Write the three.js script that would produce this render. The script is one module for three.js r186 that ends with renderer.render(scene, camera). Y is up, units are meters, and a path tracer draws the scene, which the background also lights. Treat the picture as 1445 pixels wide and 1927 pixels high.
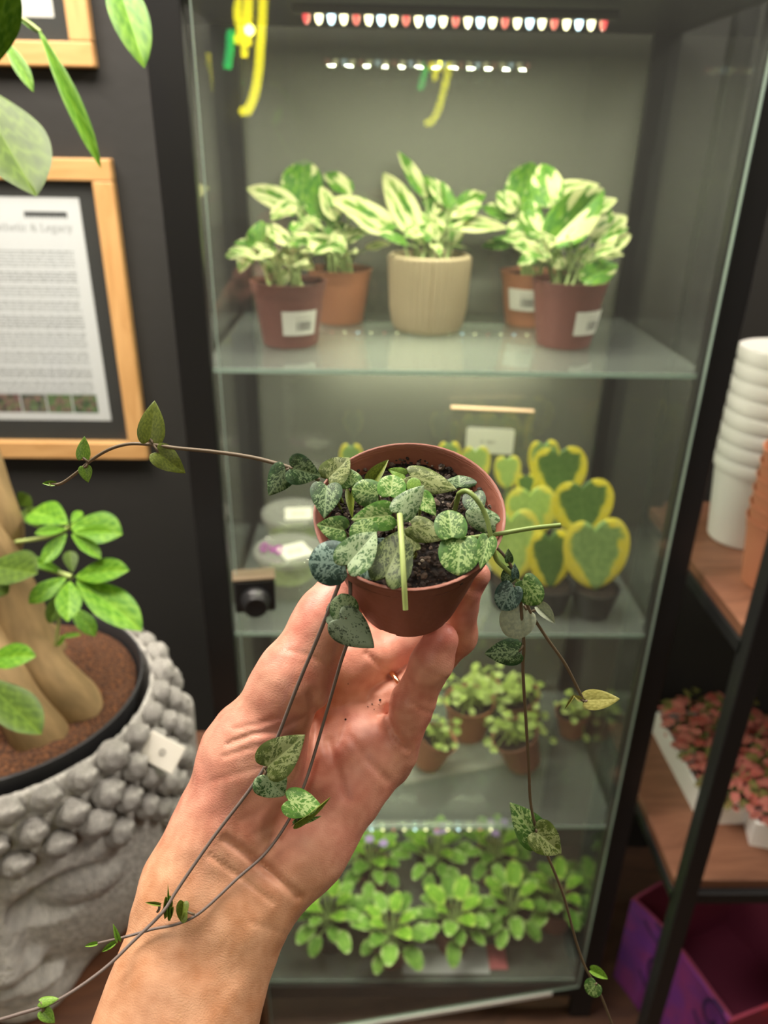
import * as THREE from 'three';
import { RectAreaLightUniformsLib } from 'three/addons/lights/RectAreaLightUniformsLib.js';
import { RoundedBoxGeometry } from 'three/addons/geometries/RoundedBoxGeometry.js';
import { mergeGeometries } from 'three/addons/utils/BufferGeometryUtils.js';
import { Brush, Evaluator, SUBTRACTION } from 'three-bvh-csg';
import { createNoise2D, createNoise3D } from 'simplex-noise';

// ---------------------------------------------------------------- camera, exposure, large lights
const scene = new THREE.Scene();
scene.background = new THREE.Color(0x000000);
const FOC = 1412.4, CX = 722.5, CY = 963.5, PITCH = 0.448064, YAW = -0.024774, ROLL = 0.018974;
const EYE = new THREE.Vector3(-0.121758, 1.722, 1.0063);
const V = (x, y, z) => new THREE.Vector3(x, y, z);
const { cos, sin, PI, abs, min, max, sqrt, floor, pow, exp, hypot } = Math;
const r0 = V(cos(YAW), 0, -sin(YAW)), u0 = V(-sin(YAW) * sin(PITCH), cos(PITCH), -cos(YAW) * sin(PITCH));
const CF = V(-sin(YAW) * cos(PITCH), -sin(PITCH), -cos(YAW) * cos(PITCH));
const CR = r0.clone().multiplyScalar(cos(ROLL)).addScaledVector(u0, sin(ROLL));
const CU = u0.clone().multiplyScalar(cos(ROLL)).addScaledVector(r0, -sin(ROLL));
const camera = new THREE.PerspectiveCamera(2 * Math.atan(CY / FOC) * 180 / PI, 1445 / 1927, 0.01, 30);
camera.position.copy(EYE);
camera.quaternion.setFromRotationMatrix(new THREE.Matrix4().makeBasis(CR, CU, CF.clone().negate()));
camera.focus = 0.295;
camera.userData.fStop = 9.2;
camera.updateMatrixWorld();
const renderer = new THREE.WebGLRenderer({ antialias: true });
renderer.toneMapping = THREE.LinearToneMapping;
renderer.toneMappingExposure = 1.0;
renderer.shadowMap.enabled = true;
RectAreaLightUniformsLib.init();
const LIGHTS = {
  ceiling: [[-0.7, 0.22, 1.2, 0.6, 26, 'panel above the framed notice'], [1.1, 0.25, 0.6, 1.2, 13, 'panel above the plant rack'], [-0.6, 2.4, 1.2, 0.6, 5.5, 'panel far from the cabinet']],
  ceilingColor: new THREE.Color(1.0, 0.9, 0.79),
  growTop: 290, growMid: 110, growLow: 130, growColor: new THREE.Color(1.0, 0.96, 0.72),
  neon: 12,
};

// ---------------------------------------------------------------- measuring helpers
const ray = (x, y) => CF.clone().addScaledVector(CR, (x - CX) / FOC).addScaledVector(CU, -(y - CY) / FOC);
const at = (x, y, d) => EYE.clone().addScaledVector(ray(x, y), d);
const onZ = (x, y, z) => { const q = ray(x, y); return EYE.clone().addScaledVector(q, (z - EYE.z) / q.z); };
const onY = (x, y, h) => { const q = ray(x, y); return EYE.clone().addScaledVector(q, (h - EYE.y) / q.y); };
const onPlane = (x, y, p, n) => { const q = ray(x, y); return EYE.clone().addScaledVector(q, p.clone().sub(EYE).dot(n) / q.dot(n)); };
const depthOf = (v) => v.clone().sub(EYE).dot(CF);
function rng(seed) { let s = seed >>> 0; return () => { s = (s + 0x6d2b79f5) | 0; let t = Math.imul(s ^ (s >>> 15), 1 | s); t = (t + Math.imul(t ^ (t >>> 7), 61 | t)) ^ t; return ((t ^ (t >>> 14)) >>> 0) / 4294967296; }; }
const n2 = createNoise2D(rng(11)), n3 = createNoise3D(rng(12));
const clamp = (x, a = 0, b = 1) => max(a, min(b, x));
const lerp = (a, b, t) => a + (b - a) * t;
const sstep = (a, b, x) => { const t = clamp((x - a) / (b - a)); return t * t * (3 - 2 * t); };
const fbm = (x, y, o = 4) => { let s = 0, a = 0.5; for (let i = 0; i < o; i++) { s += a * n2(x, y); x *= 2.03; y *= 2.03; a *= 0.5; } return s; };

// ---------------------------------------------------------------- naming helpers
const used = new Map();
function numbered(name) { const n = used.get(name) ?? 0; used.set(name, n + 1); return n ? name + '_' + String(n).padStart(3, '0') : name; }
function mark(o) { o.castShadow = true; o.receiveShadow = true; return o; }
function thing(name, label, category, pos, group) {
  const o = new THREE.Group(); o.name = numbered(name); o.position.copy(pos); scene.add(o);
  o.userData = { label, category }; if (group) o.userData.group = group;
  o.updateMatrixWorld(); return o;
}
// geometry given in world coordinates is moved into the parent's frame
function part(name, geo, mat, parent, world = true) {
  const m = mark(new THREE.Mesh(geo, mat)); m.name = name;
  if (parent) { if (world) { const p = V(); parent.getWorldPosition(p); m.position.copy(p.negate()); } parent.add(m); }
  m.updateMatrixWorld();
  return m;
}
function structure(name, geo, mat) { const m = mark(new THREE.Mesh(geo, mat)); m.name = name; m.userData.kind = 'structure'; scene.add(m); return m; }
const box = (x0, x1, y0, y1, z0, z1, r = 0) => {
  const g = r ? new RoundedBoxGeometry(x1 - x0, y1 - y0, z1 - z0, 2, r) : new THREE.BoxGeometry(x1 - x0, y1 - y0, z1 - z0);
  // box UVs in metres
  const p = g.attributes.position, n = g.attributes.normal, uv = g.attributes.uv;
  for (let i = 0; i < p.count; i++) {
    const ax = abs(n.getX(i)), ay = abs(n.getY(i)), az = abs(n.getZ(i));
    if (ax > ay && ax > az) uv.setXY(i, p.getZ(i), p.getY(i)); else if (ay > az) uv.setXY(i, p.getX(i), p.getZ(i)); else uv.setXY(i, p.getX(i), p.getY(i));
  }
  g.translate((x0 + x1) / 2, (y0 + y1) / 2, (z0 + z1) / 2); return g;
};
const std = (o) => new THREE.MeshStandardMaterial(o);
const phys = (o) => new THREE.MeshPhysicalMaterial(o);
const lin = (r, g, b) => new THREE.Color().setRGB(r, g, b);
function dataTex(w, h, fn, srgb = true, wrap = true) {
  const d = new Uint8Array(w * h * 4);
  for (let j = 0; j < h; j++) for (let i = 0; i < w; i++) {
    const c = fn((i + 0.5) / w, (j + 0.5) / h), k = (j * w + i) * 4;
    d[k] = clamp(c[0]) * 255; d[k + 1] = clamp(c[1]) * 255; d[k + 2] = clamp(c[2]) * 255; d[k + 3] = 255;
  }
  const t = new THREE.DataTexture(d, w, h); t.magFilter = THREE.LinearFilter; t.minFilter = THREE.LinearFilter;
  if (srgb) t.colorSpace = THREE.SRGBColorSpace;
  t.wrapS = t.wrapT = wrap ? THREE.RepeatWrapping : THREE.ClampToEdgeWrapping; t.needsUpdate = true; return t;
}
const mix3 = (a, b, t) => [lerp(a[0], b[0], t), lerp(a[1], b[1], t), lerp(a[2], b[2], t)];
const hex = (h) => [(h >> 16 & 255) / 255, (h >> 8 & 255) / 255, (h & 255) / 255];
function canvasTex(w, h, draw) { const c = document.createElement('canvas'); c.width = w; c.height = h; draw(c.getContext('2d'), w, h); const t = new THREE.CanvasTexture(c); t.colorSpace = THREE.SRGBColorSpace; return t; }

// ---------------------------------------------------------------- shared materials
const M = {};
M.blackMetal = std({ color: lin(0.016, 0.016, 0.017), roughness: 0.42, metalness: 0.2 });
M.blackPlastic = std({ color: lin(0.018, 0.018, 0.019), roughness: 0.3 });
M.darkPlastic = std({ color: lin(0.03, 0.031, 0.034), roughness: 0.45 });
M.glass = phys({ color: lin(0.96, 0.975, 0.965), transmission: 0.985, roughness: 0.0, ior: 1.5 });
M.doorGlass = phys({ color: lin(0.93, 0.95, 0.93), transmission: 0.975, roughness: 0.0, ior: 1.5 });
M.dustHazeGlass = phys({ color: lin(0.86, 0.88, 0.80), transmission: 0.87, roughness: 0.0, ior: 1.5 });  // milky share puts dust and the glowing cabinet haze into the pane colour
M.shelfGlass = phys({ color: lin(0.9, 0.95, 0.92), transmission: 0.93, roughness: 0.0, ior: 1.5 });
M.glassEdge = phys({ color: lin(0.68, 0.8, 0.75), transmission: 0.6, roughness: 0.3, ior: 1.5 });
M.clearPlastic = phys({ color: lin(0.93, 0.93, 0.9), transmission: 0.84, roughness: 0.12, ior: 1.45 });
M.acrylic = phys({ color: lin(0.95, 0.95, 0.93), transmission: 0.97, roughness: 0.02, ior: 1.47 });
M.white = std({ color: lin(0.82, 0.8, 0.76), roughness: 0.5 });
M.whitePlastic = std({ color: lin(0.88, 0.87, 0.84), roughness: 0.35 });
const woodTex = (a, b, seed, fx = 3, fy = 40) => dataTex(512, 512, (u, v) => {
  const w = fbm(u * fx + seed, v * fy + fbm(u * 2 + seed, v * 3) * 2.2, 4), k = fbm(u * 9 + seed, v * 160, 2);
  return mix3(a, b, clamp(0.5 + 0.6 * w + 0.25 * k));
});
M.frameWood = std({ map: woodTex(hex(0xd9ab72), hex(0xc2925a), 3), roughness: 0.5 });
M.shelfWood = std({ map: woodTex(hex(0x8a5f48), hex(0x6d4734), 7), roughness: 0.5 });
M.tableWood = std({ map: woodTex(hex(0x6b442b), hex(0x4b2d1c), 9), roughness: 0.55 });
M.floorWood = std({ map: woodTex(hex(0x5b3d2b), hex(0x3f291d), 13, 2, 18), roughness: 0.5 });
M.wallDark = std({ color: lin(0.021, 0.0205, 0.019), roughness: 0.75, bumpMap: dataTex(256, 256, (u, v) => { const k = 0.5 + 0.5 * fbm(u * 30, v * 30, 3); return [k, k, k]; }, false), bumpScale: 0.0006 });
M.wallBrown = std({ color: lin(0.05, 0.034, 0.034), roughness: 0.8 });
M.wallShop = std({ color: lin(0.16, 0.145, 0.13), roughness: 0.9 });
M.ceiling = std({ color: lin(0.25, 0.235, 0.22), roughness: 0.9 });
const specks = dataTex(256, 256, (u, v) => { const k = fbm(u * 40, v * 40, 3), c = 0.5 + 0.5 * k; return [c, c, c]; }, false);
const terra = (r, g, b) => std({ color: lin(r, g, b), roughness: 0.52, bumpMap: specks, bumpScale: 0.0002 });
M.terra = terra(0.30, 0.115, 0.07);
M.terraDark = terra(0.205, 0.075, 0.06);
M.terraLight = terra(0.46, 0.19, 0.10);
M.cream = std({ color: lin(0.52, 0.42, 0.27), roughness: 0.55 });
const soilTex = dataTex(256, 256, (u, v) => { const a = fbm(u * 26, v * 26, 4), b = n2(u * 90, v * 90); let c = mix3(hex(0x120d0a), hex(0x35271d), clamp(0.45 + a)); if (b > 0.78) c = hex(0x6b5a48); return c; });
const soilBump = dataTex(256, 256, (u, v) => { const k = clamp(0.5 + 0.8 * fbm(u * 26, v * 26, 4)); return [k, k, k]; }, false);
M.soil = std({ map: soilTex, bumpMap: soilBump, bumpScale: 0.002, roughness: 0.95 });
const barkSoilTex = dataTex(256, 256, (u, v) => { const a = fbm(u * 18, v * 18, 4); return mix3(hex(0x3a2415), hex(0x7a4d2c), clamp(0.45 + a)); });
M.coirSoil = std({ map: barkSoilTex, bumpMap: soilBump, bumpScale: 0.004, roughness: 0.95 });

// ---------------------------------------------------------------- leaf geometry
// half outline from the notch (0,0) round the lobe to the tip (0,1); x in half widths (1 = widest)
const OUT = {
  heart: [[0, 0], [0.2, -0.1], [0.52, -0.15], [0.84, -0.06], [1, 0.13], [0.95, 0.34], [0.74, 0.57], [0.46, 0.76], [0.2, 0.91], [0.05, 0.98], [0, 1]],
  round: [[0, 0], [0.22, -0.06], [0.55, -0.09], [0.86, 0.04], [1, 0.28], [0.99, 0.5], [0.84, 0.72], [0.56, 0.88], [0.24, 0.97], [0.06, 0.995], [0, 1]],
  spear: [[0, 0], [0.25, -0.02], [0.58, 0.04], [0.86, 0.17], [1, 0.33], [0.96, 0.48], [0.8, 0.65], [0.54, 0.81], [0.26, 0.93], [0.06, 0.99], [0, 1]],
  lance: [[0, 0], [0.1, 0.02], [0.3, 0.1], [0.58, 0.24], [0.84, 0.4], [1, 0.56], [0.96, 0.7], [0.76, 0.83], [0.42, 0.93], [0.12, 0.985], [0, 1]],
  kerrii: [[0, 0.17], [0.1, 0.06], [0.42, -0.02], [0.76, 0.03], [0.98, 0.22], [1, 0.42], [0.9, 0.62], [0.68, 0.8], [0.38, 0.93], [0.12, 0.99], [0, 1]],
  scallop: [[0, 0], [0.3, -0.03], [0.62, 0.06], [0.84, 0.2], [1, 0.4], [0.97, 0.58], [0.82, 0.76], [0.58, 0.9], [0.3, 0.98], [0.08, 1], [0, 1]],
};
const leafCache = new Map();
// unit leaf: length 1 along y, full width 1 along x, thickness and relief along z in units of the length
function leafGeo(kind, { fold = 0.12, cup = 0.0, curl = -0.1, twist = 0, thick = 0.02, wave = 0, steps = 5, seg = 2, teeth = 0 } = {}) {
  const key = [kind, fold, cup, curl, twist, thick, wave, steps, seg, teeth].join();
  if (leafCache.has(key)) return leafCache.get(key);
  const curve = new THREE.CatmullRomCurve3(OUT[kind].map(([x, y]) => V(x * 0.5, y, 0)), false, 'catmullrom', 0.5);
  const n = (OUT[kind].length - 1) * seg, pts = curve.getPoints(n);
  pts[0].x = 0; pts[n].x = 0;
  const pos = [], uv = [], idx = [];
  const K = steps;
  const notch = pts[0].y;
  const shape = (x, y) => {
    let z = fold * abs(x) * (1 - 0.4 * abs(x)) + cup * (x * x * 4 - 0.3) * 0.5 + curl * y * y + wave * sin(y * 9 + (x > 0 ? 1 : 2.2)) * abs(x) * 2 + twist * x * (y - 0.3);
    return z;
  };
  const side = (sgn, layer) => {
    const rows = [];
    for (let i = 0; i <= n; i++) {
      const o = pts[i], row = [];
      const my = clamp(lerp(notch, o.y, 0.85) + 0.02, notch, 1);
      const tooth = teeth && i > 2 && i < n - 1 ? (i % 2 ? 1 + teeth : 1 - teeth) : 1;
      for (let k = 0; k <= K; k++) {
        const t = k / K, x = o.x * tooth * t, y = i === n ? 1 : lerp(my, o.y, t);
        const th = thick * sqrt(max(0, 1 - t * t)) * (i === n ? 0 : 1);
        row.push(pos.length / 3);
        pos.push(sgn * x, y, shape(sgn * x, y) + (layer ? -th : th));
        uv.push(0.5 + sgn * x, clamp(0.14 + y * 0.85));
      }
      rows.push(row);
    }
    for (let i = 0; i < n; i++) for (let k = 0; k < K; k++) {
      const a = rows[i][k], b = rows[i][k + 1], c = rows[i + 1][k + 1], d = rows[i + 1][k];
      if ((sgn > 0) === !layer) idx.push(a, b, c, a, c, d); else idx.push(a, c, b, a, d, c);
    }
  };
  side(1, 0); side(-1, 0); side(1, 1); side(-1, 1);
  const g = new THREE.BufferGeometry();
  g.setAttribute('position', new THREE.Float32BufferAttribute(pos, 3));
  g.setAttribute('uv', new THREE.Float32BufferAttribute(uv, 2));
  g.setIndex(idx); g.computeVertexNormals();
  leafCache.set(key, g); return g;
}
// place a leaf from base to tip (world), its width, the way its face looks
function putLeaf(parent, geo, mat, base, tip, width, face, name = 'leaf') {
  const y = tip.clone().sub(base), L = y.length(); y.normalize();
  const z = face.clone().addScaledVector(y, -face.dot(y)); if (z.lengthSq() < 1e-6) z.set(0.3, 0.5, 0.7); z.normalize();
  const x = y.clone().cross(z);
  const m = mark(new THREE.Mesh(geo, mat)); m.name = name;
  const pp = V(); parent.getWorldPosition(pp);
  m.position.copy(base).sub(pp);
  m.quaternion.setFromRotationMatrix(new THREE.Matrix4().makeBasis(x, y, z));
  m.scale.set(width, L, (L + width) / 2);
  parent.add(m); m.updateMatrixWorld(); return m;
}
function tube(pts, r, seg = 24, rad = 6, r1 = r) {
  const c = new THREE.CatmullRomCurve3(pts, false, 'centripetal');
  const g = new THREE.TubeGeometry(c, seg, 1, rad, false);
  const p = g.attributes.position;
  const q = V(), ctr = V();
  for (let i = 0; i <= seg; i++) {
    c.getPointAt(i / seg, ctr); const rr = typeof r === 'function' ? r(i / seg) : lerp(r, r1, i / seg);
    for (let j = 0; j <= rad; j++) { const k = i * (rad + 1) + j; q.fromBufferAttribute(p, k).sub(ctr).multiplyScalar(rr).add(ctr); p.setXYZ(k, q.x, q.y, q.z); }
  }
  return g;
}
const lathe = (prof, seg = 48) => new THREE.LatheGeometry(prof.map(([x, y]) => new THREE.Vector2(x, y)), seg);
// plastic nursery pot profile: base radius rb, rim radius rt, height h
function potGeo(rb, rt, h, t = 0.0018) {
  const rr = (f) => lerp(rb, rt * 0.955, f);
  return lathe([[0, 0.0004], [rb * 0.94, 0], [rb, 0.002], [rr(0.4), h * 0.4], [rr(0.8), h * 0.8], [rr(0.81) + 0.0012, h * 0.82], [rt - 0.0012, h * 0.985], [rt, h * 0.992], [rt, h], [rt - t, h], [rt - t * 1.6, h * 0.96], [rr(0.8) - t, h * 0.82], [rr(0.3) - t, h * 0.3], [0, h * 0.28]], 56);
}
function discGeo(r, bumps, seed, nr = 10, na = 36) {
  const pos = [], uv = [], idx = [];
  for (let i = 0; i <= nr; i++) for (let j = 0; j <= na; j++) {
    const R = r * i / nr, a = j / na * 2 * PI, x = R * cos(a), z = R * sin(a);
    pos.push(x, bumps * (n3(x * 60 + seed, z * 60, seed) + 0.5 * n3(x * 160, z * 160, seed)) * (i < nr ? 1 : 0.3), z); uv.push(x * 8, z * 8);
  }
  for (let i = 0; i < nr; i++) for (let j = 0; j < na; j++) { const a = i * (na + 1) + j, b = a + na + 1; idx.push(a, a + 1, b, a + 1, b + 1, b); }
  const g = new THREE.BufferGeometry(); g.setAttribute('position', new THREE.Float32BufferAttribute(pos, 3)); g.setAttribute('uv', new THREE.Float32BufferAttribute(uv, 2)); g.setIndex(idx); g.computeVertexNormals(); return g;
}

// ---------------------------------------------------------------- leaf textures (u across, v from base to tip)
function veinField(u, v, nv = 4, ang = 0.9) { // 1 on the midrib and side veins
  const x = abs(u - 0.5) * 2, y = (v - 0.14) / 0.85;
  let k = exp(-pow(x / 0.055, 2));
  for (let i = 0; i < nv; i++) { const y0 = 0.02 + i * 0.19, d = y - (y0 + x * ang * (0.75 - 0.12 * i) + 0.05 * n2(x * 4 + i, y * 3)); k = max(k, exp(-pow(d / 0.034, 2)) * (1 - 0.75 * x)); }
  return k;
}
function cells(x, y, seed) { // distance to the border between the two nearest random points
  const ix = floor(x), iy = floor(y); let a = 9, b = 9;
  for (let j = -1; j <= 1; j++) for (let i = -1; i <= 1; i++) {
    const h = sin((ix + i) * 127.1 + (iy + j) * 311.7 + seed * 17.3) * 43758.5453, k = sin((ix + i) * 269.5 + (iy + j) * 183.3 + seed * 9.1) * 43758.5453;
    const d = hypot(ix + i + (h - floor(h)) - x, iy + j + (k - floor(k)) - y); if (d < a) { b = a; a = d; } else if (d < b) b = d;
  }
  return b - a;
}
const heartTex = (dark, mid, silver, cover, seed, green) => dataTex(320, 320, (u, v) => {
  const x = abs(u - 0.5) * 2, vein = veinField(u, v), wx = 0.05 * n2(u * 9 + seed, v * 9), wy = 0.05 * n2(u * 9, v * 9 + seed);
  const net = min(cells((u + wx) * 6.5, (v + wy) * 6.5, seed), 1.3 * cells((u + wx) * 12 + 3, (v + wy) * 12, seed + 2));
  const q = fbm(u * 4 + seed, v * 4 + seed * 2, 3), fine = fbm(u * 26 + seed, v * 26, 3);
  const s = sstep(-0.07, 0.07, 0.2 - net + q * 0.36 + fine * 0.18 + cover * 0.75 + vein * 0.6 - pow(x, 4) * 0.3);
  let c = mix3(dark, mid, clamp(0.5 + 1.2 * fbm(u * 4 + seed + 9, v * 4, 3)));
  c = mix3(c, green, clamp(sstep(0.72, 0.98, x) * 0.6));
  return mix3(c, silver, s * 0.88);
}, true, false);
const HT = {
  dark: heartTex(hex(0x1f3a1c), hex(0x2f4f27), hex(0x8ea57f), -0.2, 1, hex(0x2b5236)),
  blue: heartTex(hex(0x1d3a35), hex(0x2a4a42), hex(0x8fa8a3), -0.14, 5, hex(0x2c5450)),
  green: heartTex(hex(0x35591f), hex(0x4a722c), hex(0xa4bb80), -0.22, 9, hex(0x4a7a34)),
  bright: heartTex(hex(0x47772a), hex(0x5f9138), hex(0xb9cd92), -0.2, 14, hex(0x62993e)),
  silver: heartTex(hex(0x34552f), hex(0x456a38), hex(0xa9bb9a), 0.03, 21, hex(0x4b6840)),
  olive: heartTex(hex(0x43521f), hex(0x5a6a2e), hex(0x9da677), -0.12, 27, hex(0x5b6a30)),
  slate: heartTex(hex(0x2b3a2c), hex(0x3a4a35), hex(0x8d9c88), 0.16, 33, hex(0x35452f)),
  deep: heartTex(hex(0x2a3a16), hex(0x3d4f22), hex(0x7c8a5c), -0.1, 41, hex(0x35471c)),
  plain: dataTex(128, 128, (u, v) => mix3(hex(0x5c6a26), hex(0x7f8c38), clamp(0.5 + fbm(u * 9, v * 9, 3) + 0.35 * veinField(u, v))), true, false),
  fresh: dataTex(128, 128, (u, v) => mix3(hex(0x5d8428), hex(0x86ab45), clamp(0.45 + fbm(u * 6, v * 6, 3) + 0.4 * veinField(u, v))), true, false),
  yellow: dataTex(128, 128, (u, v) => mix3(hex(0x8a8642), hex(0xaca763), clamp(0.5 + fbm(u * 6, v * 6, 3) + 0.35 * veinField(u, v))), true, false),
  pale: dataTex(128, 128, (u, v) => mix3(hex(0x98a294), hex(0xb4baa6), clamp(0.5 + fbm(u * 6, v * 6, 3) - 0.3 * veinField(u, v))), true, false),
};
const leafMat = (map, o = {}) => phys({ map, roughness: 0.5, transmission: 0.0, specularIntensity: 0.7, ...o });
const HM = Object.fromEntries(Object.entries(HT).map(([k, t]) => [k, leafMat(t, { color: lin(0.82, 0.85, 0.76) })]));
M.stemBrown = std({ color: lin(0.13, 0.095, 0.055), roughness: 0.6 });
M.stemGrey = std({ color: lin(0.155, 0.12, 0.105), roughness: 0.6 });
M.stemGreen = std({ color: lin(0.21, 0.30, 0.075), roughness: 0.5 });
M.stemLight = std({ color: lin(0.38, 0.48, 0.15), roughness: 0.5 });

// ---------------------------------------------------------------- room shell
const WALLZ = -0.45;
structure('floor', box(-2.2, 2.3, -0.05, 0, WALLZ - 0.1, 3.6), M.floorWood);
structure('ceiling', box(-2.2, 2.3, 2.7, 2.76, WALLZ - 0.1, 3.6), M.ceiling);
structure('wall_back', box(-2.2, 2.3, 0, 2.7, WALLZ - 0.1, WALLZ), M.wallDark);
structure('wall_left', box(-2.26, -2.2, 0, 2.7, WALLZ, 3.6), M.wallShop);
structure('wall_right', box(2.3, 2.36, 0, 2.7, WALLZ, 3.6), M.wallBrown);
structure('wall_front', box(-2.2, 2.3, 0, 2.7, 3.6, 3.66), M.wallShop);
{
  const diff = std({ color: 0xffffff, roughness: 0.6, emissive: LIGHTS.ceilingColor.clone(), emissiveIntensity: 3 });
  for (const [x, z, w, d, k, where] of LIGHTS.ceiling) {
    const t = thing('ceiling_light', 'long flat white ceiling light, ' + where, 'light', V(x, 2.7, z), 'shop ceiling lights');
    part('light_frame', box(x - w / 2 - 0.02, x + w / 2 + 0.02, 2.68, 2.7, z - d / 2 - 0.02, z + d / 2 + 0.02, 0.004), M.whitePlastic, t);
    part('light_diffuser', box(x - w / 2, x + w / 2, 2.672, 2.68, z - d / 2, z + d / 2), diff, t);
    const L = new THREE.RectAreaLight(LIGHTS.ceilingColor, k, w, d); L.position.set(0, -0.032, 0); L.rotation.x = -PI / 2; t.add(L);
  }
}
// ---------------------------------------------------------------- meshing of smooth solids (surface nets)
function surfaceNets(sdf, lo, hi, cell) {
  const nx = Math.ceil((hi.x - lo.x) / cell) + 1, ny = Math.ceil((hi.y - lo.y) / cell) + 1, nz = Math.ceil((hi.z - lo.z) / cell) + 1;
  const val = new Float32Array(nx * ny * nz), id = (i, j, k) => (k * ny + j) * nx + i;
  const B = 7; // empty or full blocks are filled from one sample at their middle
  for (let k0 = 0; k0 < nz; k0 += B) for (let j0 = 0; j0 < ny; j0 += B) for (let i0 = 0; i0 < nx; i0 += B) {
    const m = sdf(lo.x + (i0 + 3) * cell, lo.y + (j0 + 3) * cell, lo.z + (k0 + 3) * cell), far = abs(m) > cell * B * 1.15;
    for (let k = k0; k < min(nz, k0 + B); k++) for (let j = j0; j < min(ny, j0 + B); j++) for (let i = i0; i < min(nx, i0 + B); i++) val[id(i, j, k)] = far ? m : sdf(lo.x + i * cell, lo.y + j * cell, lo.z + k * cell);
  }
  const vid = new Int32Array(nx * ny * nz).fill(-1), pos = [], idx = [];
  const E = [[0, 1], [0, 2], [0, 4], [1, 3], [1, 5], [2, 3], [2, 6], [3, 7], [4, 5], [4, 6], [5, 7], [6, 7]];
  const v = new Float32Array(8);
  for (let k = 0; k < nz - 1; k++) for (let j = 0; j < ny - 1; j++) for (let i = 0; i < nx - 1; i++) {
    let m = 0;
    for (let c = 0; c < 8; c++) { v[c] = val[id(i + (c & 1), j + (c >> 1 & 1), k + (c >> 2))]; if (v[c] < 0) m |= 1 << c; }
    if (m === 0 || m === 255) continue;
    let x = 0, y = 0, z = 0, n = 0;
    for (const [a, b] of E) if ((v[a] < 0) !== (v[b] < 0)) {
      const t = v[a] / (v[a] - v[b]);
      x += lerp(a & 1, b & 1, t); y += lerp(a >> 1 & 1, b >> 1 & 1, t); z += lerp(a >> 2, b >> 2, t); n++;
    }
    vid[id(i, j, k)] = pos.length / 3; pos.push(lo.x + (i + x / n) * cell, lo.y + (j + y / n) * cell, lo.z + (k + z / n) * cell);
  }
  const quad = (a, b, c, d, flip) => { if (a < 0 || b < 0 || c < 0 || d < 0) return; flip ? idx.push(a, c, b, a, d, c) : idx.push(a, b, c, a, c, d); };
  for (let k = 1; k < nz - 1; k++) for (let j = 1; j < ny - 1; j++) for (let i = 1; i < nx - 1; i++) {
    const a = val[id(i, j, k)] < 0;
    if (a !== (val[id(i + 1, j, k)] < 0)) quad(vid[id(i, j - 1, k - 1)], vid[id(i, j, k - 1)], vid[id(i, j, k)], vid[id(i, j - 1, k)], !a);
    if (a !== (val[id(i, j + 1, k)] < 0)) quad(vid[id(i - 1, j, k - 1)], vid[id(i - 1, j, k)], vid[id(i, j, k)], vid[id(i, j, k - 1)], !a);
    if (a !== (val[id(i, j, k + 1)] < 0)) quad(vid[id(i - 1, j - 1, k)], vid[id(i, j - 1, k)], vid[id(i, j, k)], vid[id(i - 1, j, k)], !a);
  }
  const nor = new Float32Array(pos.length), e = cell * 0.7;
  for (let q = 0; q < pos.length; q += 3) {
    const x = pos[q], y = pos[q + 1], z = pos[q + 2];
    const gx = sdf(x + e, y, z) - sdf(x - e, y, z), gy = sdf(x, y + e, z) - sdf(x, y - e, z), gz = sdf(x, y, z + e) - sdf(x, y, z - e), l = hypot(gx, gy, gz) || 1;
    nor[q] = gx / l; nor[q + 1] = gy / l; nor[q + 2] = gz / l;
  }
  const g = new THREE.BufferGeometry();
  g.setAttribute('position', new THREE.Float32BufferAttribute(pos, 3)); g.setAttribute('normal', new THREE.BufferAttribute(nor, 3)); g.setIndex(idx);
  return g;
}
const smin = (a, b, k) => { const h = max(k - abs(a - b), 0) / k; return min(a, b) - h * h * k * 0.25; };
// distance to a tapered capsule from a (radius ra) to b (radius rb)
function cap(x, y, z, a, b, ra, rb) {
  const bx = b.x - a.x, by = b.y - a.y, bz = b.z - a.z, px = x - a.x, py = y - a.y, pz = z - a.z;
  const t = clamp((px * bx + py * by + pz * bz) / (bx * bx + by * by + bz * bz));
  return hypot(px - bx * t, py - by * t, pz - bz * t) - lerp(ra, rb, t);
}
// ---------------------------------------------------------------- glass cabinet
const S1 = 1.4503, S2 = 1.015, S3 = 0.5782, S4 = 0.12, TOP = 1.9;
const cab = thing('glass_cabinet', 'tall glass display cabinet with black frame, glass shelves and door ajar', 'cabinet', V(0, 0, -0.2));
for (const [x0, x1] of [[-0.38, -0.335], [0.335, 0.38]]) {
  part('post', box(x0, x1, 0, TOP + 0.02, -0.022, 0, 0.003), M.blackMetal, cab);
  part('post', box(x0, x1 , 0, TOP + 0.02, -0.425, -0.403, 0.003), M.blackMetal, cab);
  part('side_rail', box(x0 + 0.01, x1 - 0.01, 0.07, 0.105, -0.403, -0.022), M.blackMetal, cab);
}
part('front_rail', box(-0.335, 0.335, 0.075, 0.112, -0.022, 0), M.blackMetal, cab);
part('back_rail', box(-0.335, 0.335, 0.075, 0.112, -0.425, -0.403), M.blackMetal, cab);
part('top_panel', box(-0.38, 0.38, TOP, TOP + 0.02, -0.425, 0, 0.003), M.blackMetal, cab);
part('glass_pane', box(-0.34, 0.34, 0.112, TOP, -0.416, -0.412), M.dustHazeGlass, cab).userData.label = 'dusty rear glass pane with haze mixed into its colour';
part('glass_pane', box(-0.361, -0.357, 0.105, TOP, -0.403, -0.022), M.glass, cab);
part('glass_pane', box(0.357, 0.361, 0.105, TOP, -0.403, -0.022), M.glass, cab);
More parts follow.
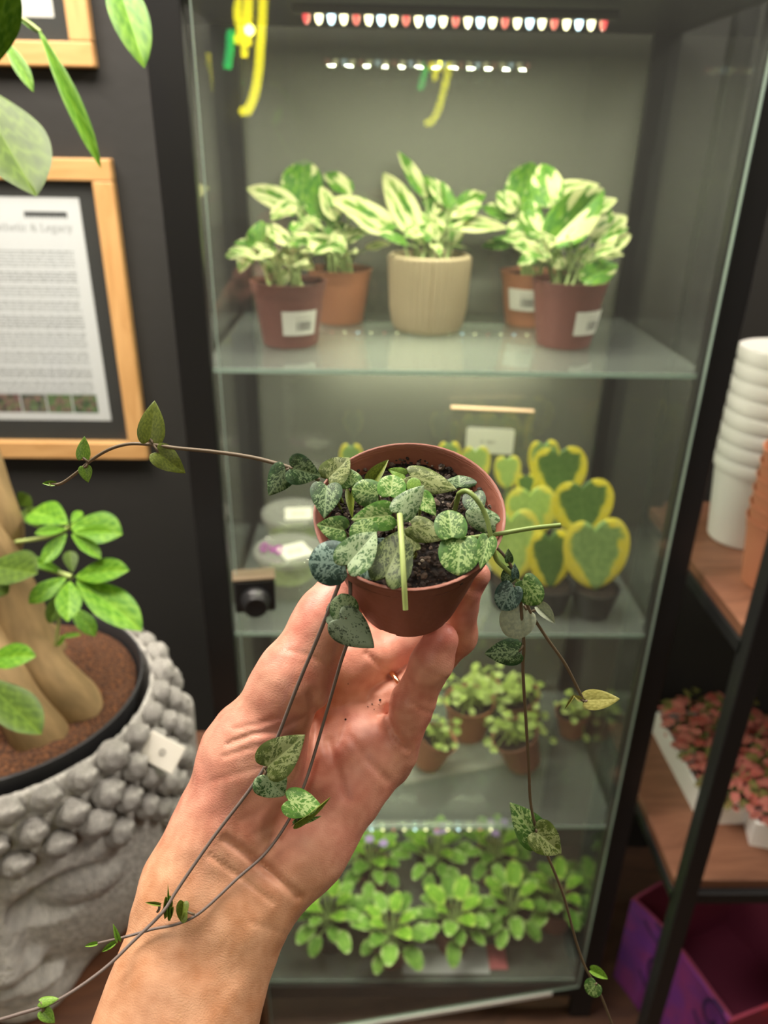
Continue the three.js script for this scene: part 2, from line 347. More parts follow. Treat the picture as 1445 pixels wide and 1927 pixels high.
for (const y of [S1, S2, S3, S4]) {
  const s = part('shelf', box(-0.35, 0.35, y - 0.006, y, -0.402, -0.01), M.shelfGlass, cab);
  part('polished_edge', box(-0.35, 0.35, y - 0.0062, y + 0.0002, -0.0099, -0.0082), M.glassEdge, s, false);
  for (const x of [-0.352, 0.352]) part('shelf_clip', box(x - 0.006, x + 0.006, y - 0.018, y - 0.0065, -0.06, -0.045, 0.002), M.blackMetal, s, false);
}
// the door hangs on its right edge and stands a little open
const DOOR = new THREE.Group(); DOOR.name = 'door'; DOOR.position.set(0.34, 0, 0.205); cab.add(DOOR); DOOR.rotation.y = 0.152; DOOR.updateMatrixWorld(true);
const doorN = V(sin(0.152), 0, cos(0.152)), doorP = V(0.34, 0, 0.005);
{
  const g = (geo, mat, name) => { const m = mark(new THREE.Mesh(geo, mat)); m.name = name; DOOR.add(m); return m; };
  g(box(-0.65, -0.002, 0.118, TOP - 0.01, -0.002, 0.002), M.doorGlass, 'door_pane');
  g(box(-0.6515, -0.65, 0.118, TOP - 0.01, -0.0021, 0.0021), M.glassEdge, 'polished_edge');
  g(box(-0.002, -0.0005, 0.118, TOP - 0.01, -0.0021, 0.0021), M.glassEdge, 'polished_edge');
  g(box(-0.65, -0.002, 0.1165, 0.118, -0.0021, 0.0021), M.glassEdge, 'polished_edge');
  g(box(-0.55, -0.06, 0.104, 0.1165, -0.004, 0.004, 0.002), std({ color: lin(0.92, 0.91, 0.86), roughness: 0.25 }), 'bottom_strip').userData.label = 'metal strip under the door, its glint painted in near white';  // near-white colour stands in for the glint along the lower door edge
  // lock at the free edge
  const q = onPlane(480, 1112, doorP, doorN), lx = -V(q.x - 0.34, 0, q.z - 0.005).length();
  g(box(lx - 0.029, lx + 0.028, q.y - 0.026, q.y + 0.026, -0.012, 0.016, 0.004), M.blackPlastic, 'lock_case');
  const kn = lathe([[0, 0], [0.019, 0], [0.021, 0.003], [0.02, 0.011], [0.0165, 0.013], [0.0165, 0.021], [0.0145, 0.0235], [0.012, 0.0225], [0, 0.022]], 32); kn.rotateX(PI / 2);
  const k = g(kn, M.blackPlastic, 'lock_knob'); k.position.set(lx, q.y - 0.004, 0.016);
  g(box(lx - 0.0295, lx + 0.0285, q.y + 0.0265, q.y + 0.0285, -0.012, 0.016), std({ color: lin(0.5, 0.38, 0.26), metalness: 0.8, roughness: 0.35 }), 'lock_trim');
}
// ---------------------------------------------------------------- grow lights
function growBar(label, x0, x1, y, z, k, n, radius, dots, hd = 0.009, hm = M.whitePlastic) {
  const t = thing('grow_light', label, 'light', V((x0 + x1) / 2, y, z));
  part('light_housing', box(x0 - 0.01, x1 + 0.01, y - 0.012, y, z - hd, z + hd, 0.003), dots ? M.darkPlastic : hm, t);
  const em = (r, g, b, s) => std({ color: 0xffffff, emissive: lin(r, g, b), emissiveIntensity: s });
  const kinds = [em(1, 0.9, 0.5, 5), em(0.6, 0.85, 1, 5), em(1, 0.9, 0.5, 5), em(1, 0.02, 0.06, 1.3)];
  const geo = new THREE.SphereGeometry(radius, 10, 8); geo.scale(0.72, 1.45, 0.8);
  for (let i = 0; i < n; i++) { const m = mark(new THREE.Mesh(geo, kinds[(i + 3) % 4])); m.name = 'led'; m.position.set(lerp(x0, x1, (i + 0.5) / n) - t.position.x, -0.013, 0); t.add(m); }
  const lamp = (x, w, q) => { const L = new THREE.RectAreaLight(LIGHTS.growColor, q, w, 0.012); L.rotation.x = -PI / 2; L.position.set(x, -0.0225, 0); t.add(L); };
  if (!dots) lamp(0, x1 - x0, k);
  else { const m = 12, w = 0.013; for (let i = 0; i < m; i++) lamp(lerp(x0, x1, (i + 0.5) / m) - t.position.x, w, k * (x1 - x0) / (m * w)); } // one for each pair of diodes
}
growBar('bar of white and red LEDs under the cabinet top', -0.214, 0.19, 1.892, -0.15, LIGHTS.growTop, 25, 0.007, true);
growBar('white light bar behind the five variegated plants, under their shelf', -0.2, 0.2, S1 - 0.007, -0.355, LIGHTS.growMid, 17, 0.004, false, 0.02);
growBar('unseen light bar added under the glass shelf of the cups and heart-shaped leaves', -0.2, 0.2, S2 - 0.007, -0.36, LIGHTS.growMid, 17, 0.004, false);  // unseen bar, added to brighten the plants on the shelf below
growBar('light bar under the front edge of the third glass shelf', -0.16, 0.13, S3 - 0.007, -0.022, LIGHTS.growLow, 14, 0.0042, false, 0.008, M.clearPlastic);

// ---------------------------------------------------------------- neon sign across the shop, mirrored in the door
{
  const mir = (p) => p.clone().addScaledVector(doorN, -2 * p.clone().sub(doorP).dot(doorN));
  const path = (list, d) => list.map(([x, y]) => mir(at(x, y, d)));
  const c = mir(at(465, 60, 3.45));
  const t = thing('neon_sign', 'yellow and green neon squiggle sign facing the cabinet', 'sign', c);
  const neon = (r, g, b, k) => std({ color: lin(r * 0.6, g * 0.6, b * 0.6), emissive: lin(r, g, b), emissiveIntensity: k });
  const ye = neon(1, 0.88, 0.01, LIGHTS.neon), gr = neon(0.02, 1, 0.25, LIGHTS.neon * 0.35);
  const tubeOf = (name, list, mat, r) => part(name, tube(path(list, 3.45), r, 40, 10), mat, t);
  tubeOf('neon_tube', [[498, -90], [495, 0], [491, 80], [484, 150], [474, 192], [460, 214], [456, 205]], ye, 0.02);
  tubeOf('neon_tube', [[446, -90], [450, -20], [446, 30], [452, 60], [444, 78]], ye, 0.017);
  tubeOf('neon_tube', [[462, -90], [464, 0], [458, 60], [460, 105]], ye, 0.015);
  tubeOf('neon_tube', [[472, -60], [470, 20], [468, 84]], ye, 0.013);
  tubeOf('neon_tube', [[434, 60], [432, 95], [428, 126]], gr, 0.019);
  const n = V(0, 0, 1);
  const back = box(-0.2, 0.2, -0.4, 0.35, 0, 0.01); back.translate(c.x, c.y, c.z + 0.06);
  part('sign_board', back, M.blackPlastic, t);
  const Pn = new THREE.PointLight(lin(1, 0.88, 0.1), 0.25); Pn.position.set(0, 0, -0.06); t.add(Pn);
}
// ---------------------------------------------------------------- variegated plants on the upper shelf
const njoyTex = (seed, cream) => dataTex(256, 256, (u, v) => {
  const x = u - 0.5, y = (v - 0.14) / 0.85, a = fbm(x * 2.4 + seed, (y - abs(x) * 0.9) * 1.1 + seed + (x > 0 ? 3.7 : 0), 3) + 0.16 * fbm(x * 16 + seed, (y - abs(x)) * 5, 2);
  const s = sstep(-0.05, 0.06, a + cream + 0.18 * (abs(x) - 0.2)), g = mix3(hex(0x3f7f16), hex(0x7cb02a), clamp(0.5 + fbm(u * 4 + seed, v * 4, 3)));
  const rib = exp(-pow(x / 0.012, 2));
  return mix3(mix3(g, hex(0xe9ecb4), s), hex(0xc9d48e), rib * 0.5);
}, true, false);
const NJ = [njoyTex(1, 0.06), njoyTex(4, -0.12), njoyTex(8, 0.2), njoyTex(12, -0.3)].map((t) => leafMat(t, { transmission: 0.35, roughness: 0.55 }));
M.njStem = std({ color: lin(0.30, 0.40, 0.14), roughness: 0.5 });
const NG = [leafGeo('spear', { fold: 0.3, curl: -0.18, wave: 0.05 }), leafGeo('spear', { fold: 0.16, curl: -0.28, twist: 0.4 }), leafGeo('spear', { fold: 0.36, curl: 0.05, wave: 0.06, twist: -0.4 })];
const barTex = canvasTex(256, 128, (c, w, h) => {
  c.fillStyle = '#eceae2'; c.fillRect(0, 0, w, h); c.fillStyle = '#3a3835';
  c.font = '17px sans-serif'; c.fillStyle = '#8b8880'; for (let k = 0; k < 9; k++) c.fillRect(96 + k * 13, 34, 9, 5);
  const r = rng(5); c.fillStyle = '#4a4844'; let x = 100; while (x < 216) { const q = 2 + floor(r() * 6); c.fillRect(x, 54, q, 50); x += q + 2 + floor(r() * 5); }
});
M.barLabel = std({ map: barTex, roughness: 0.6 });
function wrapLabel(parent, c, rFn, y0, y1, a0, a1, mat = M.barLabel) { // a label bent round a pot; angle 0 looks to +z
  const pos = [], uv = [], idx = [], n = 12;
  for (const lay of [0, 1]) for (let j = 0; j <= 1; j++) for (let i = 0; i <= n; i++) { const a = lerp(a0, a1, i / n), y = lerp(y0, y1, j), r = rFn(y) + (lay ? 0.0008 : 0.0015); pos.push(c.x + r * sin(a), c.y + y, c.z + r * cos(a)); uv.push(i / n, j); }
  for (let i = 0; i < n; i++) { const a = i, b = i + n + 1, o = 2 * (n + 1); idx.push(a, a + 1, b, a + 1, b + 1, b, o + a, o + b, o + a + 1, o + a + 1, o + b, o + b + 1); }
  const g = new THREE.BufferGeometry(); g.setAttribute('position', new THREE.Float32BufferAttribute(pos, 3)); g.setAttribute('uv', new THREE.Float32BufferAttribute(uv, 2)); g.setIndex(idx); g.computeVertexNormals();
  return part('price_label', g, mat, parent);
}
function pothos(label, c, rb, rt, h, potMat, geo, leaves, conv, seed, extra) {
  const t = thing('potted_pothos', label, 'plant', c, 'variegated plants on the upper shelf'), r = rng(seed), d0 = depthOf(c), off = c.z < -0.3 ? 0.075 : 0.035;
  const p = part('pot', geo ?? potGeo(rb, rt, h), potMat, t, false);
  const s = part('soil', discGeo(rt * 0.93, 0.003, seed), M.soil, t, false); s.position.y = h * 0.9;
  const top = V(c.x, c.y + h * 0.9, c.z);
  leaves.forEach(([bx, by, tx, ty, w, k, dz = 0, tz = 0], i) => {
    const [px, py] = conv(bx, by), [qx, qy] = conv(tx, ty), sc = conv.s;
    const B = at(px, py, d0 - off + dz), T = at(qx, qy, d0 - off + tz);
    const face = EYE.clone().sub(B).normalize().add(V((r() - 0.5) * 0.7, 0.35 + r() * 0.5, (r() - 0.5) * 0.3));
    putLeaf(t, NG[i % 3], NJ[k], B, T, w * sc * d0 / FOC * 1.08, face);
    const root = top.clone().add(V((r() - 0.5) * rt, -0.004, (r() - 0.5) * rt));
    const mid = root.clone().lerp(B, 0.5).add(V((r() - 0.5) * 0.01, 0.012, 0));
    part('stem', tube([root, mid, B], 0.0024, 8, 5, 0.0016), M.njStem, t);
  });
  for (let k = 0; k < 11; k++) { // young leaves low in the bush
    const a = k * 2.4 + r() * 0.6, up = 0.03 + 0.05 * r(), o = rt * (0.3 + 0.6 * r()), B = top.clone().add(V(cos(a) * o, up, sin(a) * o)), L = 0.028 + 0.02 * r(), T = B.clone().add(V(cos(a) * L, (r() - 0.2) * 0.03, sin(a) * L)); T.z = max(T.z, -0.4);
    putLeaf(t, NG[k % 3], NJ[floor(r() * 4)], B, T, L * 0.5, V(-cos(a) * 0.3 + (r() - 0.5) * 0.5, 0.8, 0.6));
    part('stem', tube([top.clone().add(V(cos(a) * rt * 0.25, -0.004, sin(a) * rt * 0.25)), top.clone().lerp(B, 0.55).add(V(0, 0.008, 0)), B], 0.0019, 6, 5, 0.0013), M.njStem, t);
  }
  extra?.(t, c);
  return t;
}
const z7 = (x, y) => [400 + x * 0.2768, 270 + y * 0.2768]; z7.s = 0.2768;
const z8 = (x, y) => [790 + x * 0.3183, 270 + y * 0.3183]; z8.s = 0.3183;
const backL = onZ(640, 585, -0.335); backL.y = S1; const backR = onZ(995, 585, -0.335); backR.y = S1;
pothos('variegated plant in a labelled brown pot, left front of the upper shelf', onY(547, 646, S1), 0.042, 0.058, 0.095, M.terraDark, null, [
  [310, 760, 335, 520, 170, 3, -0.02, -0.03], [240, 735, 70, 742, 92, 0, -0.01, 0], [250, 740, 185, 885, 100, 1, 0, -0.02], [505, 690, 350, 525, 110, 0, -0.03, -0.01],
  [500, 690, 700, 610, 90, 1, -0.01, 0.02], [480, 740, 690, 860, 120, 2, 0, 0.01], [470, 960, 520, 820, 62, 0], [420, 900, 410, 680, 110, 3, 0.01, 0.02], [560, 640, 880, 735, 110, 0, -0.03, -0.01], [450, 800, 600, 720, 100, 1],
], z7, 31, (t, c) => wrapLabel(t, c, (y) => lerp(0.042, 0.058, y / 0.095), 0.022, 0.058, -0.12, 0.95));
pothos('tall variegated plant in an orange pot, left rear of the upper shelf', backL, 0.04, 0.056, 0.09, M.terraLight, null, [
  [600, 430, 622, 75, 260, 3, 0.02, 0.03], [575, 440, 235, 275, 135, 2, 0, -0.02], [535, 430, 400, 530, 130, 0, -0.02, -0.04], [935, 345, 755, 175, 125, 1, 0, 0.02], [720, 520, 690, 300, 150, 3], [830, 520, 735, 295, 105, 2, -0.01, 0],
  [845, 630, 885, 745, 80, 0, -0.03, -0.04], [860, 655, 1012, 565, 52, 0], [700, 660, 530, 555, 150, 1, -0.02, -0.03], [660, 560, 600, 420, 120, 0, 0.01, 0], [760, 660, 900, 520, 90, 1], [720, 700, 620, 620, 80, 3], [790, 560, 870, 420, 90, 3],
], z7, 32);
// cream ribbed ceramic pot in the middle
const ribbed = (() => {
  const na = 176, rows = [[0.0, 0.0005], [0.042, 0], [0.052, 0.004], [0.058, 0.014], [0.0625, 0.04], [0.0645, 0.08], [0.0655, 0.118], [0.0655, 0.122], [0.063, 0.1235], [0.0605, 0.122], [0.06, 0.1], [0.0, 0.099]], pos = [], idx = [];
  rows.forEach(([r, y], j) => { for (let i = 0; i <= na; i++) { const a = i / na * 2 * PI, f = j >= 2 && j <= 6 ? (0.003 * abs(sin(a * 20))) : 0; pos.push((r - (j === 6 ? 0 : 0.0011) + f) * sin(a) || 0, y, (r - 0.0011 + f) * cos(a) || 0); } });
  for (let j = 0; j < rows.length - 1; j++) for (let i = 0; i < na; i++) { const a = j * (na + 1) + i, b = a + na + 1; idx.push(a, a + 1, b, a + 1, b + 1, b); }
  const g = new THREE.BufferGeometry(); g.setAttribute('position', new THREE.Float32BufferAttribute(pos, 3)); g.setIndex(idx); g.computeVertexNormals(); return g;
})();
const midPot = onY(803, 622, S1);
pothos('variegated plant in a ribbed cream ceramic pot on the upper shelf', midPot, 0.05, 0.0625, 0.118, M.cream, ribbed, [
  [1205, 600, 825, 345, 190, 2, 0.01, -0.02], [1400, 640, 1150, 150, 175, 2, 0.01, 0.02], [1450, 360, 1262, 62, 95, 1, 0.02, 0.03], [1520, 480, 1440, 200, 120, 3, 0.02, 0.03], [1595, 420, 1470, 210, 95, 0],
  [1620, 450, 1550, 260, 90, 3], [1660, 440, 1865, 325, 120, 1, 0.01, 0.02], [1660, 560, 2030, 530, 130, 2, -0.02, -0.01], [1560, 640, 1420, 470, 120, 0, -0.02, -0.03], [1500, 640, 1400, 560, 110, 1, -0.03, -0.04], [1640, 680, 1690, 520, 80, 1], [1450, 680, 1320, 560, 90, 0, -0.02, -0.03],
  [1560, 520, 1640, 360, 100, 1, 0.01, 0.01], [1380, 560, 1270, 400, 90, 1, 0.02, 0.02],
], z7, 33);
pothos('variegated plant in a labelled orange pot, right rear of the upper shelf', backR, 0.04, 0.056, 0.09, M.terraLight, null, [
  [590, 390, 665, 80, 200, 3, 0, 0.01], [565, 395, 470, 275, 115, 0, -0.01, -0.02], [545, 425, 370, 380, 95, 3, 0, 0.01], [640, 430, 700, 220, 120, 1], [600, 460, 520, 540, 80, 1, -0.02, -0.03],
], z8, 34, (t, c) => wrapLabel(t, c, (y) => lerp(0.04, 0.056, y / 0.09), 0.03, 0.066, -1.0, 0.25));
pothos('bushy variegated plant in a labelled brown pot, right front of the upper shelf', onY(1058, 648, S1), 0.042, 0.0585, 0.1, M.terraDark, null, [
  [780, 370, 710, 105, 180, 1, 0.02, 0.02], [790, 320, 1080, 195, 135, 2, 0.01, 0.02], [755, 605, 1082, 280, 235, 1, -0.03, -0.02], [1000, 420, 1170, 312, 85, 2], [1015, 565, 1248, 395, 145, 2, -0.01, 0], [1045, 645, 1248, 545, 115, 2, -0.02, -0.02], [960, 815, 1175, 695, 150, 3, -0.03, -0.03],
  [870, 625, 1010, 430, 110, 3, -0.02, -0.01], [720, 565, 595, 385, 135, 1, 0, 0.01], [690, 570, 490, 555, 75, 0], [725, 645, 585, 690, 85, 1, -0.02, -0.03], [930, 700, 1010, 620, 90, 0, -0.02, -0.02], [740, 700, 700, 590, 90, 0, -0.03, -0.02], [830, 740, 800, 640, 80, 0, -0.03, -0.03], [660, 500, 640, 330, 130, 3, 0.01, 0.01], [1080, 470, 1130, 380, 90, 3],
], z8, 35, (t, c) => wrapLabel(t, c, (y) => lerp(0.042, 0.0585, y / 0.1), 0.024, 0.06, 0.05, 1.15));

// ---------------------------------------------------------------- heart-leaf succulents on the second shelf
const kerriiTex = (mid, edge, seed) => dataTex(192, 192, (u, v) => {
  const x = abs(u - 0.5) * 2, y = (v - 0.14) / 0.85;
  const wide = y < 0.26 ? sqrt(max(0, 1 - pow((0.26 - y) / 0.3, 2))) : pow(clamp((1 - y) / 0.74), 0.62);
  const e = x / max(wide, 0.05) + 0.22 * fbm(u * 3 + seed, v * 3, 3) + (y < 0.12 ? 0.25 : 0);
  const c = mix3(mid, [mid[0] * 1.2, mid[1] * 1.14, mid[2] * 1.2], clamp(0.5 + fbm(u * 8 + seed, v * 8, 3) + (x < 0.03 ? 0.3 : 0)));
  return mix3(c, mix3(edge, hex(0xf2e98a), clamp(fbm(u * 6 + seed, v * 6, 2))), sstep(0.68, 0.86, e));
}, true, false);
const KM = [kerriiTex(hex(0x86a862), hex(0xf6e552), 2), kerriiTex(hex(0x56763a), hex(0xeedc42), 6), kerriiTex(hex(0xa6c66a), hex(0xf4ea66), 11)].map((t) => leafMat(t, { roughness: 0.38 }));
const KG = leafGeo('kerrii', { fold: 0.05, cup: 0.08, curl: 0.06, thick: 0.035, steps: 6, seg: 3 });
const z3 = (x, y) => [820 + x * 0.3322, 740 + y * 0.3322];
[ // centre x, top y, bottom y, width (zoomed), z in cabinet, kind, label
  [903, 722, 1100, 370, -0.075, 0, 'pale green heart leaf with yellow edge, nearest the right post'],
  [645, 785, 1095, 255, -0.085, 1, 'dark green heart leaf in the front row, left of the pale one'],
  [425, 665, 1060, 320, -0.1, 2, 'light heart leaf half hidden behind the held brown pot'],
  [828, 498, 800, 350, -0.17, 1, 'wide dark heart leaf behind the pale front one'],
  [535, 535, 830, 290, -0.19, 2, 'light green heart leaf in the middle of the cluster'],
  [697, 310, 600, 305, -0.25, 1, 'dark heart leaf with broad yellow margins, high in the cluster'],
  [610, 272, 520, 185, -0.31, 0, 'rearmost upright heart leaf, yellow rimmed'],
  [405, 358, 540, 150, -0.29, 2, 'narrow heart leaf behind the pot rim under the price stand'],
  [225, 305, 520, 165, -0.27, 2, 'yellow-edged heart leaf directly below the white price label'],
  [510, 460, 600, 115, -0.24, 1, 'small dark heart leaf between the taller ones'],
  [75, 278, 480, 130, -0.31, 0, 'heart leaf peeking over the rim of the held pot, left of the price label'],
  [-480, 290, 480, 130, -0.3, 0, 'lone heart leaf peeking over the left side of the held pot'],
].forEach(([cx, y0, y1, w, z, k, label], i) => {
  const [px, yt] = z3(cx, y0), [, yb] = z3(cx, y1);
  const bot = onZ(px, yb, z), top = onZ(px, yt, z - 0.012), c = V(bot.x, S2, z), d = depthOf(bot);
  const t = thing('heart_leaf_succulent', label, 'plant', c, 'heart leaves in small black pots');
  const h = 0.052, tipY = max(bot.y, S2 + h * 0.7); bot.y = tipY;
  part('pot', potGeo(i < 4 ? 0.03 : 0.026, i < 4 ? 0.042 : 0.036, h), M.darkPlastic, t, false);
  const s = part('soil', discGeo(0.033, 0.002, i), M.soil, t, false); s.position.y = h * 0.9;
  part('stem', tube([V(c.x, S2 + h * 0.85, z), V(c.x, (S2 + h * 0.85 + bot.y) / 2, z + 0.001), bot.clone().add(V(0, 0.006, 0))], 0.004, 8, 6), M.njStem, t);
  putLeaf(t, KG, KM[k], top, bot, w * 0.3322 * d / FOC, V(0.1 * sin(i * 2.3), 0.45, 1));
});
// price stand of clear acrylic
{
  const z = -0.375, a = onZ(849, 764, z), b = onZ(1003, 779, z), c = V((a.x + b.x) / 2, S2, z);
  const t = thing('price_stand', 'clear acrylic price stand with rounded white label behind the heart leaves', 'sign', c);
  const w = (b.x - a.x) / 2, h = (a.y + b.y) / 2 - S2;
  const turn = new THREE.Group(); turn.name = 'holder'; t.add(turn); turn.rotation.y = -0.12;
  const add = (name, g, m) => { const q = mark(new THREE.Mesh(g, m)); q.name = name; turn.add(q); return q; };
  add('front_sheet', box(-w, w, 0.001, h, 0.004, 0.006), M.acrylic); add('rear_sheet', box(-w, w, 0.001, h, -0.006, -0.004), M.acrylic);
  add('top_fold', box(-w, w, h - 0.0005, h + 0.0035, -0.0065, 0.0065, 0.0015), phys({ color: lin(0.75, 0.5, 0.34), roughness: 0.3 }));
  add('foot', box(-w, w, 0, 0.003, -0.006, 0.045), M.clearPlastic);
  const lt = canvasTex(256, 128, (g, W, H) => { g.fillStyle = '#fffdf4'; g.fillRect(0, 0, W, H); g.fillStyle = '#77736a'; g.font = '22px sans-serif'; g.fillText('ab  dgen', 74, 76); });
  const lw = w * 0.58, lh = lw * 0.56, sh = new THREE.Shape(), r = 0.006; const ly = h - 0.035 - lh;
  sh.moveTo(-lw + r, -lh); sh.lineTo(lw - r, -lh); sh.quadraticCurveTo(lw, -lh, lw, -lh + r); sh.lineTo(lw, lh - r); sh.quadraticCurveTo(lw, lh, lw - r, lh); sh.lineTo(-lw + r, lh); sh.quadraticCurveTo(-lw, lh, -lw, lh - r); sh.lineTo(-lw, -lh + r); sh.quadraticCurveTo(-lw, -lh, -lw + r, -lh);
  const g = new THREE.ExtrudeGeometry(sh, { depth: 0.0006, bevelEnabled: false }); const p = g.attributes.position, uv = g.attributes.uv;
  for (let i = 0; i < p.count; i++) uv.setXY(i, (p.getX(i) + lw) / (2 * lw), (p.getY(i) + lh) / (2 * lh));
  g.translate(0, ly, 0.0062); add('price_label', g, std({ map: lt, roughness: 0.6 }));
}
// lidded plastic cups
{
  const cupTex = (purple) => canvasTex(256, 256, (c, w, h) => {
    c.fillStyle = '#f1eee2'; c.fillRect(0, 0, w, h); c.fillStyle = '#b9b5a9'; c.fillRect(70, 100, 116, 62); c.fillStyle = '#f1eee2'; c.fillRect(88, 118, 80, 26);
  });
  const lab = std({ map: cupTex(), roughness: 0.6 }), ink = std({ color: lin(0.45, 0.05, 0.42), roughness: 0.6 });
  const lidMat = phys({ color: lin(0.9, 0.9, 0.88), transmission: 0.86, roughness: 0.08, ior: 1.45 });
  const R = 0.06, H = 0.075;
  const prof = [[0, 0.0006], [0.044, 0], [0.046, 0.002], [0.0555, H - 0.008], [0.0585, H - 0.006], [0.0585, H - 0.001], [0.0555, H - 0.001], [0.0545, H - 0.01], [0.0448, 0.003], [0, 0.0028]];
  const lid = [[0, H + 0.001], [0.049, H + 0.001], [0.0515, H + 0.006], [0.0575, H + 0.0065], [0.0605, H + 0.004], [0.0608, H - 0.006], [0.0596, H - 0.006], [0.059, H + 0.001], [0.056, H + 0.0035], [0.0515, H + 0.003], [0.05, H - 0.0005], [0, H - 0.0005]];
  [[545, 1105, 0.5, true, 'clear lidded tub with purple handwriting and white label, above the door lock'], [553, 1030, 0.1, false, 'clear lidded tub with white label, behind the handwritten one']].forEach(([x, y, turn, purple, label], i) => {
    const c = onY(x, y, S2), t = thing('lidded_tub', label, 'tub', c, 'lidded plastic tubs');
    part('cup', lathe(prof), M.clearPlastic, t, false); part('lid', lathe(lid), lidMat, t, false);
    const g = box(-0.026, 0.026, 0, 0.0006, -0.026, 0.026), p = g.attributes.position, uv = g.attributes.uv; for (let k = 0; k < p.count; k++) uv.setXY(k, (p.getX(k) + 0.026) / 0.052, (0.026 - p.getZ(k)) / 0.052);
    g.rotateY(turn); g.translate(0.012, H + 0.0012, 0.004); part('paper_label', g, lab, t, false);
    const mo = part('moss', discGeo(0.046, 0.006, 40 + i), std({ color: lin(0.32, 0.42, 0.14), roughness: 0.9 }), t, false); mo.position.y = 0.03;
    if (purple) for (let k = 0; k < 3; k++) {
      const pts = k === 1 ? [V(-0.031, 0, -0.012), V(-0.027, 0, 0.01), V(-0.021, 0, -0.01)] : null;
      const gg = pts ? tube(pts, 0.002, 12, 5) : (() => { const q = new THREE.TorusGeometry(0.009, 0.0022, 6, 20); q.rotateX(PI / 2); q.scale(0.62, 1, 1.3); q.translate(k ? -0.0155 : -0.041, 0, 0.002); return q; })();
      const q = part('handwriting', gg, ink, t, false); q.position.y = H + 0.002; if (!k) q.position.y = H + 0.0068;
    }
  });
}
// ---------------------------------------------------------------- small trailing plants on the third shelf
const smallTex = dataTex(96, 96, (u, v) => mix3(hex(0x93b04e), hex(0xe2e8a6), clamp(0.5 + 0.8 * fbm(u * 4, v * 4, 3) + 0.4 * (abs(u - 0.5) - 0.2))), true, false);
const SM = [leafMat(smallTex, { transmission: 0.2, roughness: 0.6 }), leafMat(smallTex, { color: lin(0.86, 0.92, 0.62), transmission: 0.2, roughness: 0.6 })];
const SG = [leafGeo('round', { steps: 2, seg: 1, cup: 0.2, fold: 0.1 }), leafGeo('heart', { steps: 2, seg: 1, fold: 0.2 })];
[ // px, py of the pot foot, radius, leaves, tilt, label
  [878, 1378, 0.054, 40, 0.0, 'pale leafy plant in a terracotta pot behind the little finger'],
  [985, 1368, 0.05, 42, 0.3, 'trailing pale plant in a terracotta pot leaning, below the hanging vine'],
  [800, 1440, 0.042, 16, -0.35, 'tiny terracotta pot with yellow green sprout, beside the palm'],
  [985, 1442, 0.048, 34, 0.35, 'front trailing plant in a leaning terracotta pot on the third shelf'],
  [905, 1322, 0.04, 22, 0, 'rear terracotta pot with pale leaves, just under the second shelf'],
  [1075, 1380, 0.036, 22, 0.1, 'sparse trailing plant with yellow leaves near the right glass'],
].forEach(([x, y, R, n, tilt, label], i) => {
  const c = onY(x, y, S3); c.z = max(c.z, -0.34); const t = thing('small_potted_plant', label, 'plant', c, 'small plants on the third shelf'), r = rng(70 + i), h = R * 1.65;
  const G = new THREE.Group(); G.name = 'planter'; t.add(G); G.rotation.z = tilt; G.position.y = abs(sin(tilt)) * R * 0.72; G.updateMatrixWorld(true);
  const add = (name, g, m) => { const q = mark(new THREE.Mesh(g, m)); q.name = name; G.add(q); return q; };
  add('pot', potGeo(R * 0.72, R, h), i % 2 ? M.terra : M.terraLight); add('soil', discGeo(R * 0.92, 0.003, i), M.soil).position.y = h * 0.9;
  const top = V(0, h * 0.9, 0).applyMatrix4(G.matrixWorld);
  for (let k = 0; k < n; k++) {
    const a = r() * 2 * PI, rr = R * (k % 4 ? 0.15 + 0.75 * r() : 0.9 + 0.7 * r()), hang = max(0, rr / R - 0.9) * 0.09, b = top.clone().add(V(cos(a) * rr, 0.01 + r() * 0.042 - hang, sin(a) * rr * 0.8));
    if (b.z < -0.39) b.z = -0.39;
    const tip = b.clone().add(V(cos(a) * 0.015, 0.005 - r() * 0.012, sin(a) * 0.015));
    putLeaf(t, SG[k % 2], SM[k % 2], b, tip, 0.013 + r() * 0.006, V((r() - 0.5) * 0.8, 0.8, 0.5));
    part('stem', tube([top.clone().add(V((r() - 0.5) * R, 0, (r() - 0.5) * R)), top.clone().lerp(b, 0.6).add(V(0, 0.02, 0)), b], 0.0011, 6, 4), M.stemLight, t);
  }
});
// ---------------------------------------------------------------- leafy rosettes at the bottom
const violetTex = dataTex(128, 128, (u, v) => { const x = abs(u - 0.5) * 2, y = (v - 0.14) / 0.85, e = max(x, abs(y - 0.5) * 1.9); return mix3(mix3(hex(0x5c8a35), hex(0x86b048), clamp(0.5 + fbm(u * 5, v * 5, 3) + 0.3 * veinField(u, v))), hex(0xc4d69a), sstep(0.62, 0.98, e + 0.15 * fbm(u * 9, v * 9, 2))); }, true, false);
const VM = [leafMat(violetTex, { roughness: 0.7 }), leafMat(violetTex, { color: lin(0.55, 0.62, 0.46), roughness: 0.7 }), leafMat(violetTex, { color: lin(0.95, 1, 0.5), roughness: 0.7 })];
const VG = leafGeo('scallop', { fold: 0.16, cup: 0.15, curl: -0.22, teeth: 0.05, steps: 3, seg: 2, thick: 0.025 });
M.petal = std({ color: lin(0.42, 0.30, 0.62), roughness: 0.6 });
const petalGeo = leafGeo('round', { steps: 2, seg: 1, cup: 0.2 });
